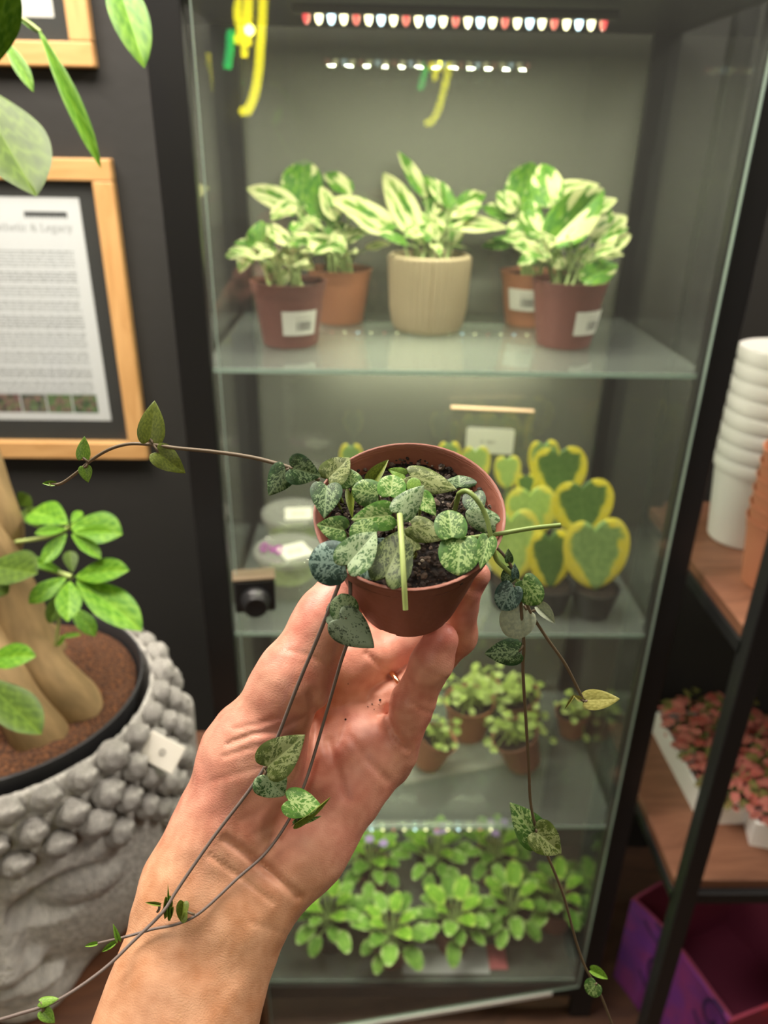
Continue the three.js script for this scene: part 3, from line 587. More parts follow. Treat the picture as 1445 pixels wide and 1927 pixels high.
[
  [620, 1770, 22, 0, 'rosette of fuzzy green leaves next to the wrist'], [735, 1800, 21, 0, 'front rosette with one large drooping leaf, low in the cabinet'], [850, 1775, 22, 0, 'bright rosette in the front row under the row of light dots'],
  [955, 1750, 20, 0, 'pale edged rosette in a brown pot, right of the bright one'], [1040, 1735, 18, 0, 'rightmost rosette of green leaves beside the hanging vine'],
  [700, 1665, 20, 1, 'rear rosette with small purple flower, near the hand'], [815, 1652, 20, 1, 'rear rosette with violet blooms, seen through the third shelf'], [925, 1648, 19, 1, 'rear rosette between two flowering ones at the cabinet bottom'],
].forEach(([x, y, n, flower, label], i) => {
  const c = onY(x, y, S4), t = thing('african_violet', label, 'plant', c, 'rosette plants at the cabinet bottom'), r = rng(90 + i), h = 0.07;
  part('pot', potGeo(0.034, 0.046, h), i % 3 ? M.terraDark : M.darkPlastic, t, false); part('soil', discGeo(0.043, 0.002, i), M.soil, t, false).position.y = h * 0.9;
  const top = V(c.x, c.y + h, c.z);
  for (let k = 0; k < n; k++) {
    const a = k * 2.4 + r() * 0.4, q = k / n, out = 0.018 + 0.042 * q, lift = 0.055 * (1 - q) + 0.012, b = top.clone().add(V(cos(a) * out, lift * 0.8, sin(a) * out)), L = 0.036 + r() * 0.016 + (i === 1 && k === n - 1 ? 0.03 : 0);
    const el = 0.9 - 1.25 * q, tip = b.clone().add(V(cos(a) * L * cos(el), sin(el) * L, sin(a) * L * cos(el)));
    if (b.z < -0.39) continue; if (tip.z < -0.4) tip.z = -0.4;
    putLeaf(t, VG, VM[k < 5 ? 2 : (k + i) % 2], b, tip, L * (0.62 + 0.16 * r()), V(-cos(a) * sin(el), 1, -sin(a) * sin(el)));
    part('stem', tube([top.clone().add(V(cos(a) * 0.006, -0.005, sin(a) * 0.006)), b], 0.002, 3, 4), M.njStem, t);
  }
  if (flower) for (let f = 0; f < 3; f++) {
    const fc = top.clone().add(V((r() - 0.5) * 0.05, 0.1 + r() * 0.04, (r() - 0.2) * 0.04));
    part('flower_stem', tube([top, fc], 0.0011, 4, 4), M.stemLight, t);
    for (let k = 0; k < 5; k++) { const a = k / 5 * 2 * PI; putLeaf(t, petalGeo, M.petal, fc, fc.clone().add(V(cos(a) * 0.011, 0.003, sin(a) * 0.011)), 0.011, V(0, 1, 0.2), 'petal'); }
  }
});
// plant tray papers lying on the cabinet bottom, by the front
{
  const a = onY(842, 1808, S4), t = thing('price_card', 'pale card with pink corner lying flat on the cabinet floor', 'card', V(a.x, S4, a.z));
  part('card', box(a.x - 0.1, a.x + 0.09, S4, S4 + 0.0012, a.z - 0.035, a.z + 0.03), std({ color: lin(0.42, 0.43, 0.45), roughness: 0.5 }), t);
  part('pink_corner', box(a.x + 0.09, a.x + 0.13, S4, S4 + 0.0012, a.z - 0.035, a.z + 0.02), std({ color: lin(0.5, 0.14, 0.16), roughness: 0.5 }), t);
}
// clear tray on the third shelf
{
  const a = onY(775, 1474, S3), b = onY(940, 1441, S3), d = b.clone().sub(a), L = d.length(), t = thing('clear_tray', 'shallow clear plastic tray lying askew on the third shelf', 'tray', a.clone().lerp(b, 0.5).add(V(-0.01, 0, -0.04)));
  t.rotation.y = -Math.atan2(d.z, d.x); t.updateMatrixWorld(true);
  const add = (name, g) => { const q = mark(new THREE.Mesh(g, M.clearPlastic)); q.name = name; t.add(q); };
  const w = L / 2 + 0.02, e = 0.042; add('tray_floor', box(-w, w, 0, 0.0015, -e, e)); add('tray_wall', box(-w, w, 0.0015, 0.014, e - 0.0015, e)); add('tray_wall', box(-w, w, 0.0015, 0.014, -e, -e + 0.0015)); add('tray_wall', box(-w, -w + 0.0015, 0.0015, 0.014, -e + 0.0015, e - 0.0015)); add('tray_wall', box(w - 0.0015, w, 0.0015, 0.014, -e + 0.0015, e - 0.0015));
}
// ---------------------------------------------------------------- framed sheets on the dark wall
{
  const zf = WALLZ;
  const paperTex = canvasTex(720, 1010, (c, w, h) => {
    c.fillStyle = '#e9e9ee'; c.fillRect(0, 0, w, h);
    c.fillStyle = '#2c2f31'; c.fillRect(468, 58, 190, 26); c.fillStyle = '#e9e9ee'; for (let k = 0; k < 13; k++) c.fillRect(474 + k * 14, 76, 7, 8);
    c.fillStyle = '#8f9194'; c.font = '44px serif'; c.fillText('owth, Aesthetic & Legacy', 150, 140);
    const r = rng(17); let y = 220;
    const line = (x0, dark) => { c.fillStyle = dark ? '#8b8d92' : '#a9abb0'; let x = x0; while (x < 655) { const q = 8 + r() * 34; c.fillRect(x, y, min(q, 660 - x), 6); x += q + 6; } };
    for (let p = 0; p < 9; p++) { const n = 4 + floor(r() * 3), x0 = y > 380 && y < 700 ? 190 : 60; for (let k = 0; k < n; k++) { line(x0, k === 0 || p % 3 === 1); y += 13; } y += 13; }
    c.fillStyle = '#4a4246'; c.beginPath(); c.arc(110, 590, 105, 0, 7); c.fill(); c.fillStyle = '#6d3c37'; c.beginPath(); c.arc(90, 560, 60, 0, 7); c.fill();
    const cols = ['#4d6a3b', '#6d4c4a', '#59594f', '#54703f', '#3f5a33'];
    for (let k = 0; k < 5; k++) { c.fillStyle = cols[k]; c.fillRect(40 + k * 126, 880, 120, 92); for (let q = 0; q < 40; q++) { c.fillStyle = ['#2b3d22', '#7f7458', '#8e6560', '#6f8d52'][floor(r() * 4)]; c.fillRect(40 + k * 126 + r() * 104, 880 + r() * 76, 16, 14); } }
  });
  const photoTex = canvasTex(256, 256, (c, w, h) => { c.fillStyle = '#e6e3df'; c.fillRect(0, 0, w, h); c.fillStyle = '#b4683a'; c.beginPath(); c.ellipse(120, 160, 76, 46, 0.2, 0, 7); c.fill(); c.fillStyle = '#7d4326'; c.beginPath(); c.ellipse(100, 120, 46, 30, 0.2, 0, 7); c.fill(); });
  const mat = phys({ color: lin(0.012, 0.013, 0.012), roughness: 0.8 });
  const frame = (label, x0, x1, y0, y1, bar, sheet, tex) => {
    const t = thing('picture_frame', label, 'picture frame', V((x0 + x1) / 2, (y0 + y1) / 2, zf), 'framed sheets on the dark wall');
    part('frame_bar', box(x0, x1, y1 - bar, y1, zf, zf + 0.022, 0.003), M.frameWood, t); part('frame_bar', box(x0, x1, y0, y0 + bar, zf, zf + 0.022, 0.003), M.frameWood, t);
    const side = (a, b) => { const g = box(a, b, y0 + bar, y1 - bar, zf, zf + 0.022, 0.003), uv = g.attributes.uv; for (let i = 0; i < uv.count; i++) uv.setXY(i, uv.getY(i), uv.getX(i)); part('frame_bar', g, M.frameWood, t); };
    side(x0, x0 + bar); side(x1 - bar, x1);
    part('backing_board', box(x0 + bar - 0.002, x1 - bar + 0.002, y0 + bar - 0.002, y1 - bar + 0.002, zf + 0.002, zf + 0.006), mat, t);
    const g = new THREE.BoxGeometry(sheet[1] - sheet[0], sheet[3] - sheet[2], 0.0008); g.translate((sheet[0] + sheet[1]) / 2, (sheet[2] + sheet[3]) / 2, zf + 0.0066);
    part('printed_sheet', g, std({ map: tex, roughness: 0.7 }), t);
    part('glass_pane', box(x0 + bar - 0.002, x1 - bar + 0.002, y0 + bar - 0.002, y1 - bar + 0.002, zf + 0.012, zf + 0.014), M.glass, t);
  };
  frame('light wood frame with printed text sheet, left of the cabinet', -0.985, -0.57, 1.146, 1.702, 0.036, [-0.926, -0.638, 1.224, 1.638], paperTex);
  const pr = onZ(105, 34, zf);
  frame('light wood frame with small white photograph, above the text sheet', -0.985, -0.575, 1.838, 2.394, 0.036, [pr.x - 0.22, pr.x, pr.y, pr.y + 0.24], photoTex);
}
// ---------------------------------------------------------------- stone head planter on its table
const HEAD = at(2, 1290, 0.8825); // centre of the nursery pot's rim
const stoneBump = dataTex(256, 256, (u, v) => { const k = clamp(0.5 + 0.5 * fbm(u * 20, v * 20, 4) + 0.3 * n2(u * 90, v * 90)); return [k, k, k]; }, false);
const stoneTex = dataTex(256, 256, (u, v) => mix3(hex(0x9c9a95), hex(0xc6c4bd), clamp(0.5 + 0.7 * fbm(u * 12, v * 12, 4) + 0.25 * n2(u * 80, v * 80))));
M.stone = std({ map: stoneTex, bumpMap: stoneBump, bumpScale: 0.0015, roughness: 0.85 });
{
  const { x: hx, z: hz } = HEAD, yTop = HEAD.y - 0.014, cy = HEAD.y - 0.12, tableY = HEAD.y - 0.31;
  const tb = thing('side_table', 'dark brown wooden table under the stone head', 'table', V(hx - 0.05, 0, hz));
  part('table_top', box(hx - 0.42, hx + 0.24, tableY - 0.03, tableY, hz - 0.27, hz + 0.33, 0.004), M.tableWood, tb);
  for (const sx of [-0.39, 0.21]) for (const sz of [-0.24, 0.3]) part('leg', box(hx + sx - 0.02, hx + sx + 0.02, 0, tableY - 0.03, hz + sz - 0.02, hz + sz + 0.02, 0.003), M.tableWood, tb);
  const t = thing('head_planter', 'large grey stone head planter with curled hair and closed eyes', 'planter', V(hx, tableY, hz));
  const rx = 0.19, ry = 0.235, rz = 0.195;
  const ell = (x, y, z, cx, cy2, cz, a, b, c) => { const k0 = hypot((x - cx) / a, (y - cy2) / b, (z - cz) / c), k1 = hypot((x - cx) / (a * a), (y - cy2) / (b * b), (z - cz) / (c * c)); return k1 > 0 ? k0 * (k0 - 1) / k1 : -min(a, b, c); };
  const turn = 0.26, ct = cos(turn), st = sin(turn); // the face looks past the cabinet, towards the aisle
  const sdf = (X, Y, Z) => {
    const gx = X - hx, gz = Z - hz, x = gx * ct - gz * st, z = gx * st + gz * ct, y = Y - cy, ax = abs(x);
    let d = ell(x, y, z, 0, 0, 0, rx, ry, rz);
    d = smin(d, ell(x, y, z, 0, -0.1, 0.01, 0.183, 0.16, 0.18), 0.04);             // jaw
    d = smin(d, ell(x, y, z, 0, -0.178, 0.165, 0.05, 0.03, 0.045), 0.035);         // chin
    d = max(d, -0.19 - y);                                                         // flat foot
    d = smin(d, cap(ax, y, z, V(0.018, 0.006, rz - 0.004), V(0.115, 0.004, rz * 0.78), 0.008, 0.006), 0.022); // brow
    d = smin(d, cap(x, y, z, V(0, 0.005, rz - 0.01), V(0, -0.09, rz + 0.018), 0.009, 0.017), 0.018); // nose
    d = smin(d, ell(ax, y, z, 0.018, -0.097, rz + 0.004, 0.014, 0.011, 0.015), 0.01);
    d = max(d, -ell(ax, y, z, 0.07, -0.028, 0.198, 0.062, 0.034, 0.042));          // eye socket
    d = smin(d, ell(ax, y, z, 0.07, -0.04, 0.152, 0.05, 0.03, 0.03), 0.003);   // closed lid
    d = smin(d, ell(ax, y, z, 0.012, -0.137, rz - 0.004, 0.036, 0.01, 0.022), 0.006); d = smin(d, ell(x, y, z, 0, -0.158, rz - 0.01, 0.036, 0.011, 0.022), 0.006); // lips
    d = smin(d, cap(ax, y, z, V(rx + 0.004, 0.03, -0.02), V(rx * 0.97, -0.15, -0.01), 0.02, 0.024), 0.015); // long ear
    d = max(d, Y - yTop);
    d = max(d, -max(hypot(x, z) - (0.168 - 0.13 * (HEAD.y - Y)), (HEAD.y - 0.24) - Y));                     // hollow for the pot
    return d;
  };
  const g = surfaceNets(sdf, V(hx - 0.245, tableY - 0.012, hz - 0.235), V(hx + 0.26, HEAD.y, hz + 0.265), 0.0048);
  const p = g.attributes.position, uv = new Float32Array(p.count * 2); for (let i = 0; i < p.count; i++) { const a = Math.atan2(p.getX(i) - hx, p.getZ(i) - hz); uv[2 * i] = a * 1.1; uv[2 * i + 1] = p.getY(i) * 5; } g.setAttribute('uv', new THREE.BufferAttribute(uv, 2));
  part('stone_head', g, M.stone, t);
  const curls = [0, 1, 2, 3].map((k) => { const q = new THREE.SphereGeometry(1, 16, 12), p2 = q.attributes.position; for (let i = 0; i < p2.count; i++) { const x = p2.getX(i), y = p2.getY(i), z = p2.getZ(i), sp = 0.1 * sin(3 * Math.atan2(y, x) + 9 * hypot(x, y)), f = 1 + 0.13 * n3(x * 1.3 + k * 5, y * 1.3, z * 1.3) + sp * (z > 0 ? 1 : 0); p2.setXYZ(i, x * f, y * f, z * f * 0.85); } q.computeVertexNormals(); return q; });
  const r = rng(44);
  for (let row = 0; row < 9; row++) {
    const y = yTop - 0.009 - row * 0.027, yy = (y - cy) / ry, rad = sqrt(max(0, 1 - yy * yy)), n = 30;
    for (let k = 0; k < n; k++) {
      const a = (k + (row % 2) * 0.5) / n * 2 * PI, front = cos(a - turn), hair = row < 3 ? 9 : row === 3 ? 0.78 : row === 4 ? 0.6 : row === 5 ? 0.48 : 0.4;
      if (front > hair + 0.02) continue;
      if (front < -0.8) continue;
      const s = 0.0138 + r() * 0.004, m = mark(new THREE.Mesh(curls[floor(r() * 4)], M.stone)); m.rotation.y = a; m.name = 'hair_curl';
      const o = 0.007; m.position.set(hx + sin(a) * (rx * rad + o), y + (r() - 0.5) * 0.006, hz + cos(a) * (rz * rad + o)).sub(t.position); m.scale.set(s * (0.95 + 0.2 * r()), s * (0.85 + 0.2 * r()), s); t.add(m);
    }
  }
  const tg = onZ(305, 1416, hz + 0.06), tag = thing('price_tag', 'small white square price tag on the stone curls', 'tag', tg);
  const tgG = box(-0.022, 0.022, -0.016, 0.016, -0.0012, 0.0012, 0.001); tgG.rotateZ(-0.45); tgG.rotateX(-0.7); part('tag_card', tgG, std({ color: lin(0.83, 0.8, 0.7), roughness: 0.6 }), tag, false);
  const tc = new THREE.TorusGeometry(0.003, 0.0005, 6, 16); tc.rotateX(-0.7); part('tag_eyelet', tc, M.stone, tag, false).position.set(0.001, 0.002, 0.0015);
}
// ---------------------------------------------------------------- braided money tree in a black nursery pot
{
  const t = thing('money_tree', 'braided money tree in a black nursery pot inside the stone head', 'plant', V(HEAD.x, HEAD.y - 0.22, HEAD.z));
  part('pot', potGeo(0.125, 0.16, 0.22, 0.003), M.darkPlastic, t, false);
  const soil = part('soil', discGeo(0.15, 0.007, 3, 14, 48), M.coirSoil, t, false); soil.position.y = 0.205;
  const barkTex = dataTex(256, 256, (u, v) => mix3(hex(0x7c6844), hex(0xa0855a), clamp(0.5 + 0.6 * fbm(u * 9, v * 10, 4))));
  M.bark = std({ map: barkTex, bumpMap: barkTex, bumpScale: 0.001, roughness: 0.75 });
  const D = depthOf(HEAD), P = (x, y, dz) => at(x, y, D + dz);
  const trunk = (pts, r, r1) => part('trunk', tube(pts, (f) => lerp(r, r1, f) * (f < 0.1 ? sqrt(max(0.02, 1 - pow(1 - f / 0.1, 2))) : 1) * (1 + 0.07 * sin(f * 23)), 60, 14), M.bark, t);
  trunk([P(182, 1360, 0.0), P(120, 1300, -0.02), P(60, 1215, -0.03), P(25, 1110, -0.04), P(-20, 1030, -0.05), P(-45, 920, -0.04), P(-40, 800, -0.05), P(-60, 650, -0.08)], 0.029, 0.016);
  trunk([P(112, 1425, -0.03), P(70, 1375, -0.05), P(20, 1300, -0.06), P(-30, 1190, -0.05), P(-20, 1070, -0.03), P(10, 1000, -0.05), P(-20, 900, -0.06), P(-60, 780, -0.07)], 0.03, 0.016);
  trunk([P(-60, 1420, -0.03), P(-50, 1330, -0.03), P(10, 1210, 0.0), P(40, 1130, -0.02), P(0, 1050, -0.06), P(-45, 960, -0.07), P(-45, 860, -0.05), P(-35, 760, -0.06)], 0.026, 0.015);
  trunk([P(92, 1240, 0.01), P(66, 1190, 0.0), P(25, 1120, 0.0)], 0.024, 0.02);
  const mtTex = dataTex(256, 256, (u, v) => { const k = veinField(u, v, 5, 0.7); return mix3(mix3(hex(0x447a10), hex(0x6c9c1e), clamp(0.5 + fbm(u * 4, v * 4, 3))), hex(0xa4cf62), k * 0.45); }, true, false);
  const mtDark = dataTex(256, 256, (u, v) => { const k = veinField(u, v, 5, 0.7); return mix3(mix3(hex(0x3a5216), hex(0x4d661d), clamp(0.5 + fbm(u * 4, v * 4, 3))), hex(0x7d9a3c), k * 0.4); }, true, false);
  const gm = [leafMat(mtTex, { transmission: 0.2, roughness: 0.5, specularIntensity: 0.45 }), leafMat(mtDark, { transmission: 0.12, roughness: 0.5, specularIntensity: 0.45 })];
  const gg = [leafGeo('lance', { fold: 0.22, curl: -0.2, steps: 6, seg: 3 }), leafGeo('lance', { fold: 0.3, curl: 0.1, steps: 6, seg: 3 })];
  const z3b = (x, y) => [x / 3.44, 900 + y / 3.44];
  // leaflets: base, tip (zoomed), width, depth offsets, material
  const put = (bx, by, tx, ty, w, d0, d1, m, conv = z3b, up = 0.7) => { const [a, b] = conv(bx, by), [c, d] = conv(tx, ty), B = P(a, b, d0), T = P(c, d, d1), s = conv === z3b ? 1 / 3.44 : 1; const e = EYE.clone().sub(B).normalize(); return putLeaf(t, gg[m], gm[m], B, T, w * s * (D + d0) / FOC * 1.05, e.add(V(0.1, up, 0)), 'leaflet'); };
  for (const a of [[455, 310, 760, 330, 230, -0.08, -0.1, 0], [440, 300, 175, 175, 210, -0.08, -0.05, 0], [430, 330, 240, 345, 70, -0.1, -0.13, 0], [430, 360, 275, 540, 95, -0.1, -0.13, 0], [465, 365, 640, 490, 90, -0.1, -0.13, 0], [480, 360, 700, 320, 80, -0.1, -0.14, 0], [460, 290, 530, 200, 60, -0.08, -0.06, 0], [250, 320, 170, 210, 130, -0.04, -0.02, 1], [130, 180, 195, 110, 120, -0.03, -0.03, 1]]) put(...a);
  for (const a of [[490, 640, 790, 570, 170, -0.11, -0.14, 0], [495, 660, 892, 930, 220, -0.11, -0.16, 0], [450, 670, 440, 890, 150, -0.12, -0.16, 0], [430, 645, 190, 790, 120, -0.12, -0.15, 0], [470, 610, 450, 480, 90, -0.1, -0.08, 1], [440, 700, 320, 940, 110, -0.09, -0.1, 1], [470, 840, 610, 1000, 110, -0.09, -0.11, 0], [420, 620, 150, 500, 70, -0.11, -0.12, 0]]) put(...a);
  for (const a of [[-80, 560, 260, 640, 260, -0.13, -0.15, 1], [-90, 1180, 190, 1130, 170, -0.14, -0.16, 0], [-120, 1290, 275, 1680, 240, -0.15, -0.18, 1], [-100, 700, 60, 760, 150, -0.12, -0.13, 1], [380, 1030, 520, 1005, 30, -0.05, -0.05, 0], [440, 1000, 365, 1090, 26, -0.05, -0.05, 0]]) put(...a);
  const s1 = (pts, r) => part('stem', tube(pts, r, 16, 6), M.stemLight, t);
  s1([P(30, 1020, -0.06), P(90, 1010, -0.07), P(132, 992, -0.09)], 0.0022); s1([P(20, 1060, -0.05), P(70, 1065, -0.1), P(135, 1086, -0.115)], 0.003); s1([P(105, 1215, -0.03), P(112, 1160, -0.05), P(120, 1110, -0.1)], 0.0018);
  // upper leaves, nearer the lens
  const flat = (x, y) => [x, y], Q = -0.28;
  for (const a of [[-50, 160, 74, 392, 125, Q, Q - 0.05, 1, flat, 0.2], [28, 28, 76, 60, 12, Q, Q, 0, flat, 0.3], [72, 55, 185, 294, 30, Q, Q - 0.02, 0, flat, 0.1], [205, -70, 268, 95, 66, Q + 0.02, Q - 0.02, 0, flat, 0.3], [8, 75, 58, 157, 26, Q, Q - 0.02, 0, flat, 0.2], [-20, 130, 18, -40, 62, Q - 0.08, Q - 0.12, 0, flat, 0.3]]) put(...a);
  s1([P(-10, 20, Q), P(20, 25, Q), P(50, 40, Q), P(76, 60, Q)], 0.0016); s1([P(-60, -30, Q), P(-30, 60, Q), P(-42, 152, Q)], 0.0022); s1([P(-40, 700, -0.08), P(-90, 400, -0.2), P(-60, -30, Q)], 0.009);
  s1([P(-60, -30, Q), P(100, -90, Q + 0.02), P(206, -70, Q + 0.02)], 0.0025); s1([P(-60, -30, Q), P(-30, 20, Q), P(9, 76, Q)], 0.0018); s1([P(-60, -30, Q), P(-40, 80, Q - 0.05), P(-20, 131, Q - 0.08)], 0.002);
}
// ---------------------------------------------------------------- metal rack with wooden shelves on the right
{
  const z0 = 0.16, A = onZ(1420, 1205, z0), B = onZ(1275, 1690, z0), X0 = (A.x + B.x) / 2, X1 = X0 + 0.8, zb = z0 - 0.46, yA = A.y, yB = B.y;
  const t = thing('plant_rack', 'black metal rack with brown wooden shelves right of the cabinet', 'rack', V((X0 + X1) / 2, 0, (z0 + zb) / 2));
  for (const x of [X0, X1 - 0.03]) for (const z of [z0 - 0.03, zb]) part('post', box(x, x + 0.03, 0, 2.0, z, z + 0.03, 0.003), M.blackMetal, t);
  for (const [y, th] of [[yA, 0.02], [yB, 0.02]]) {
    part('shelf', box(X0 + 0.004, X1 - 0.004, y - th, y, zb + 0.004, z0 - 0.034, 0.002), M.shelfWood, t);
    part('shelf_rail', box(X0, X1, y - th - 0.022, y - th * 0.9, z0 - 0.034, z0 - 0.02, 0.002), M.blackMetal, t); part('shelf_rail', box(X0, X0 + 0.012, y - th - 0.022, y - th, zb, z0 - 0.03, 0.002), M.blackMetal, t);
  }
  // nested pots: spots on shelf A
  const wp = onY(1392, 1010, yA), tp = onY(1455, 1098, yA);
  const wgeo = lathe([[0, 0.0006], [0.052, 0], [0.054, 0.003], [0.066, 0.13], [0.069, 0.132], [0.0695, 0.15], [0.067, 0.151], [0.0645, 0.13], [0.0525, 0.004], [0, 0.003]], 56);
  for (let k = 0; k < 8; k++) {
    const m = thing('white_pot', k === 0 ? 'white plastic pot at the bottom of the nested white stack' : k === 7 ? 'white plastic pot on top of the nested white stack' : 'white plastic pot, number ' + ['', 'two', 'three', 'four', 'five', 'six', 'seven'][k] + ' from below in the nested white stack', 'pot', V(wp.x, yA + k * 0.026, wp.z), 'nested white pots');
    part('pot_body', wgeo, M.whitePlastic, m, false);
  }
  const tgeo = potGeo(0.047, 0.062, 0.11);
  for (let k = 0; k < 6; k++) {
    const m = thing('terracotta_pot', k === 0 ? 'orange pot at the bottom of the nested stack in front of the white pots' : 'orange pot, ' + ['', 'second', 'third', 'fourth', 'fifth', 'top'][k] + ' from below in the nested orange stack', 'pot', V(tp.x, yA + k * 0.022, tp.z), 'nested orange pots');
    part('pot_body', tgeo, M.terraLight, m, false);
  }
  // clear rod of a plastic sleeve standing behind the white pots
  const ra = onY(1398, 1000, yA), rod = thing('acrylic_tube', 'clear acrylic tube standing behind the white pots', 'tube', V(ra.x + 0.03, yA, wp.z - 0.1));
  part('tube_wall', lathe([[0.012, 0], [0.012, 0.62], [0.0105, 0.62], [0.0105, 0]], 24), M.clearPlastic, rod, false);
  // trays of pink splash plants on shelf B
  const pinkTex = dataTex(128, 128, (u, v) => { const k = veinField(u, v, 4, 0.8), s = fbm(u * 9, v * 9, 3); return mix3(mix3(hex(0xc4565c), hex(0xe88f8f), clamp(0.5 + s)), hex(0x4f5524), clamp(sstep(0.05, 0.35, s + 0.1) * 0.65 + k * 0.3)); }, true, false);
  const greenTex = dataTex(128, 128, (u, v) => mix3(hex(0x5b6b2b), hex(0xa8685a), clamp(veinField(u, v, 4, 0.8) + 0.3 * fbm(u * 8, v * 8, 3))), true, false);
  const pm = [leafMat(pinkTex, { roughness: 0.6 }), leafMat(greenTex, { roughness: 0.6 }), leafMat(pinkTex, { color: lin(0.85, 0.6, 0.55), roughness: 0.6 })];
  const pg = [leafGeo('spear', { steps: 2, seg: 1, fold: 0.2, curl: -0.25 }), leafGeo('round', { steps: 2, seg: 1, fold: 0.15, curl: -0.15 })];
  const trayAt = (label, cx, cz, w, d, rot, nx, nz, seed, words) => {
    const tr = thing('plant_tray', label, 'tray', V(cx, yB, cz), 'white trays of pink plants'); tr.rotation.y = rot; tr.updateMatrixWorld(true);
    const add = (name, g) => { const q = mark(new THREE.Mesh(g, M.whitePlastic)); q.name = name; tr.add(q); };
    add('tray_floor', box(-w / 2, w / 2, 0, 0.004, -d / 2, d / 2, 0.001)); const H = 0.055;
    add('tray_wall', box(-w / 2, -w / 2 + 0.005, 0.004, H, -d / 2, d / 2, 0.001)); add('tray_wall', box(w / 2 - 0.005, w / 2, 0.004, H, -d / 2, d / 2, 0.001)); add('tray_wall', box(-w / 2 + 0.005, w / 2 - 0.005, 0.004, H, d / 2 - 0.005, d / 2, 0.001)); add('tray_wall', box(-w / 2 + 0.005, w / 2 - 0.005, 0.004, H, -d / 2, -d / 2 + 0.005, 0.001));
    let q = 0;
    for (let i = 0; i < nx; i++) for (let j = 0; j < nz; j++) {
      const c = V(lerp(-w / 2 + 0.03, w / 2 - 0.005, (i + 0.5) / nx), 0.004, lerp(-d / 2, d / 2, (j + 0.5) / nz)).applyAxisAngle(V(0, 1, 0), rot).add(V(cx, yB, cz));
      const pl = thing('pink_splash_plant', 'bushy pink and green leafed plant, ' + words[q], 'plant', c, 'pink leafed plants on the rack'), r = rng(seed + q * 7); q++;
      part('pot', potGeo(0.024, 0.032, 0.05), M.terraDark, pl, false); part('soil', discGeo(0.03, 0.002, seed + q), M.soil, pl, false).position.y = 0.045;
      const top = V(c.x, c.y + 0.045, c.z), n = 66;
      for (let k = 0; k < n; k++) {
        const a = k * 2.4, f = sqrt((k + 0.5) / n), el = lerp(1.4, 0.05, f), R = 0.044 + r() * 0.018, b = top.clone().add(V(cos(a) * cos(el) * R, sin(el) * R * 1.05 + r() * 0.012, sin(a) * cos(el) * R)), L = 0.016 + r() * 0.01;
        const tip = b.clone().add(V(cos(a) * L, (r() - 0.55) * 0.014, sin(a) * L));
        putLeaf(pl, pg[k % 2], pm[r() < 0.55 ? 0 : r() < 0.5 ? 1 : 2], b, tip, L * 0.72, V(cos(a) * cos(el) * 0.6 + (r() - 0.5) * 0.6, 1, sin(a) * cos(el) * 0.6 + 0.2));
        if (k % 3 === 0) part('stem', tube([top, top.clone().lerp(b, 0.6), b], 0.001, 3, 4), M.njStem, pl);
      }
    }
  };
  const e0 = onY(1236, 1392, yB), e1 = onY(1322, 1548, yB), t1 = e0.clone().lerp(e1, 0.5), t2 = onY(1450, 1560, yB);
  trayAt('white tray of pink leafed plants behind the rack post', t1.x + 0.085, t1.z - 0.012, 0.18, e1.z - e0.z + 0.03, -Math.atan2(e0.x - e1.x, e1.z - e0.z) * 0.5, 2, 3, 200, ['left rear of the far tray', 'left middle of the far tray', 'left front of the far tray', 'right rear of the far tray', 'right middle of the far tray', 'right front of the far tray']);
  trayAt('white tray of pink leafed plants at the front edge of the rack shelf', t2.x + 0.045, t2.z - 0.02, 0.17, 0.16, -0.25, 2, 2, 300, ['left rear of the near tray', 'left front of the near tray', 'right rear of the near tray', 'right front of the near tray']);
  // fabric storage bin below
  const bagTex = canvasTex(512, 512, (c, w, h) => {
    const g = c; const gd = g.createLinearGradient(0, 0, w, 0); gd.addColorStop(0, '#5f2f78'); gd.addColorStop(0.45, '#7a2d6e'); gd.addColorStop(1, '#96343f'); g.fillStyle = gd; g.fillRect(0, 0, w, h); const r = rng(3);
    for (let k = 0; k < 160; k++) { g.fillStyle = ['#8a2f7c', '#6b2d8d', '#93306a', '#5d2a80'][floor(r() * 4)]; g.globalAlpha = 0.25; g.beginPath(); g.arc(r() * w, r() * h, 20 + r() * 50, 0, 7); g.fill(); }
    g.globalAlpha = 1; g.strokeStyle = '#3d1a52'; g.lineWidth = 13;
    for (const [x, y] of [[150, 300], [360, 180], [330, 420], [120, 90]]) { g.beginPath(); for (let a = 0; a < 9; a += 0.2) { const q = 12 + a * 7; g.lineTo(x + cos(a) * q, y + sin(a) * q * 1.3); } g.stroke(); }
  });
  const redTex = canvasTex(512, 512, (c, w, h) => { c.fillStyle = '#8f3048'; c.fillRect(0, 0, w, h); const r = rng(8); for (let k = 0; k < 26; k++) { c.fillStyle = ['#a52f6a', '#b0303a', '#7d2a55'][k % 3]; c.globalAlpha = 0.6; c.beginPath(); c.ellipse(r() * w, r() * h, 50, 34, r() * 3, 0, 7); c.fill(); } c.globalAlpha = 1; });
  const out = std({ map: bagTex, roughness: 0.8 }), red = std({ map: redTex, roughness: 0.8 }), inn = std({ color: lin(0.24, 0.035, 0.085), roughness: 0.8 });
  const H = 0.26, q0 = onY(1190, 1694, H), q1 = onY(1362, 1908, H), bag = thing('fabric_bin', 'open purple and magenta fabric bin under the rack', 'bin', V(q0.x + 0.15, 0, q0.z + 0.05));
  const dir = q1.clone().sub(q0), L = dir.length() * 1.05; dir.normalize(); const ac = V(-dir.z, 0, dir.x).negate(); // ac points away to the right
  if (ac.x < 0) ac.negate();
  const Wd = 0.34, th = 0.006;
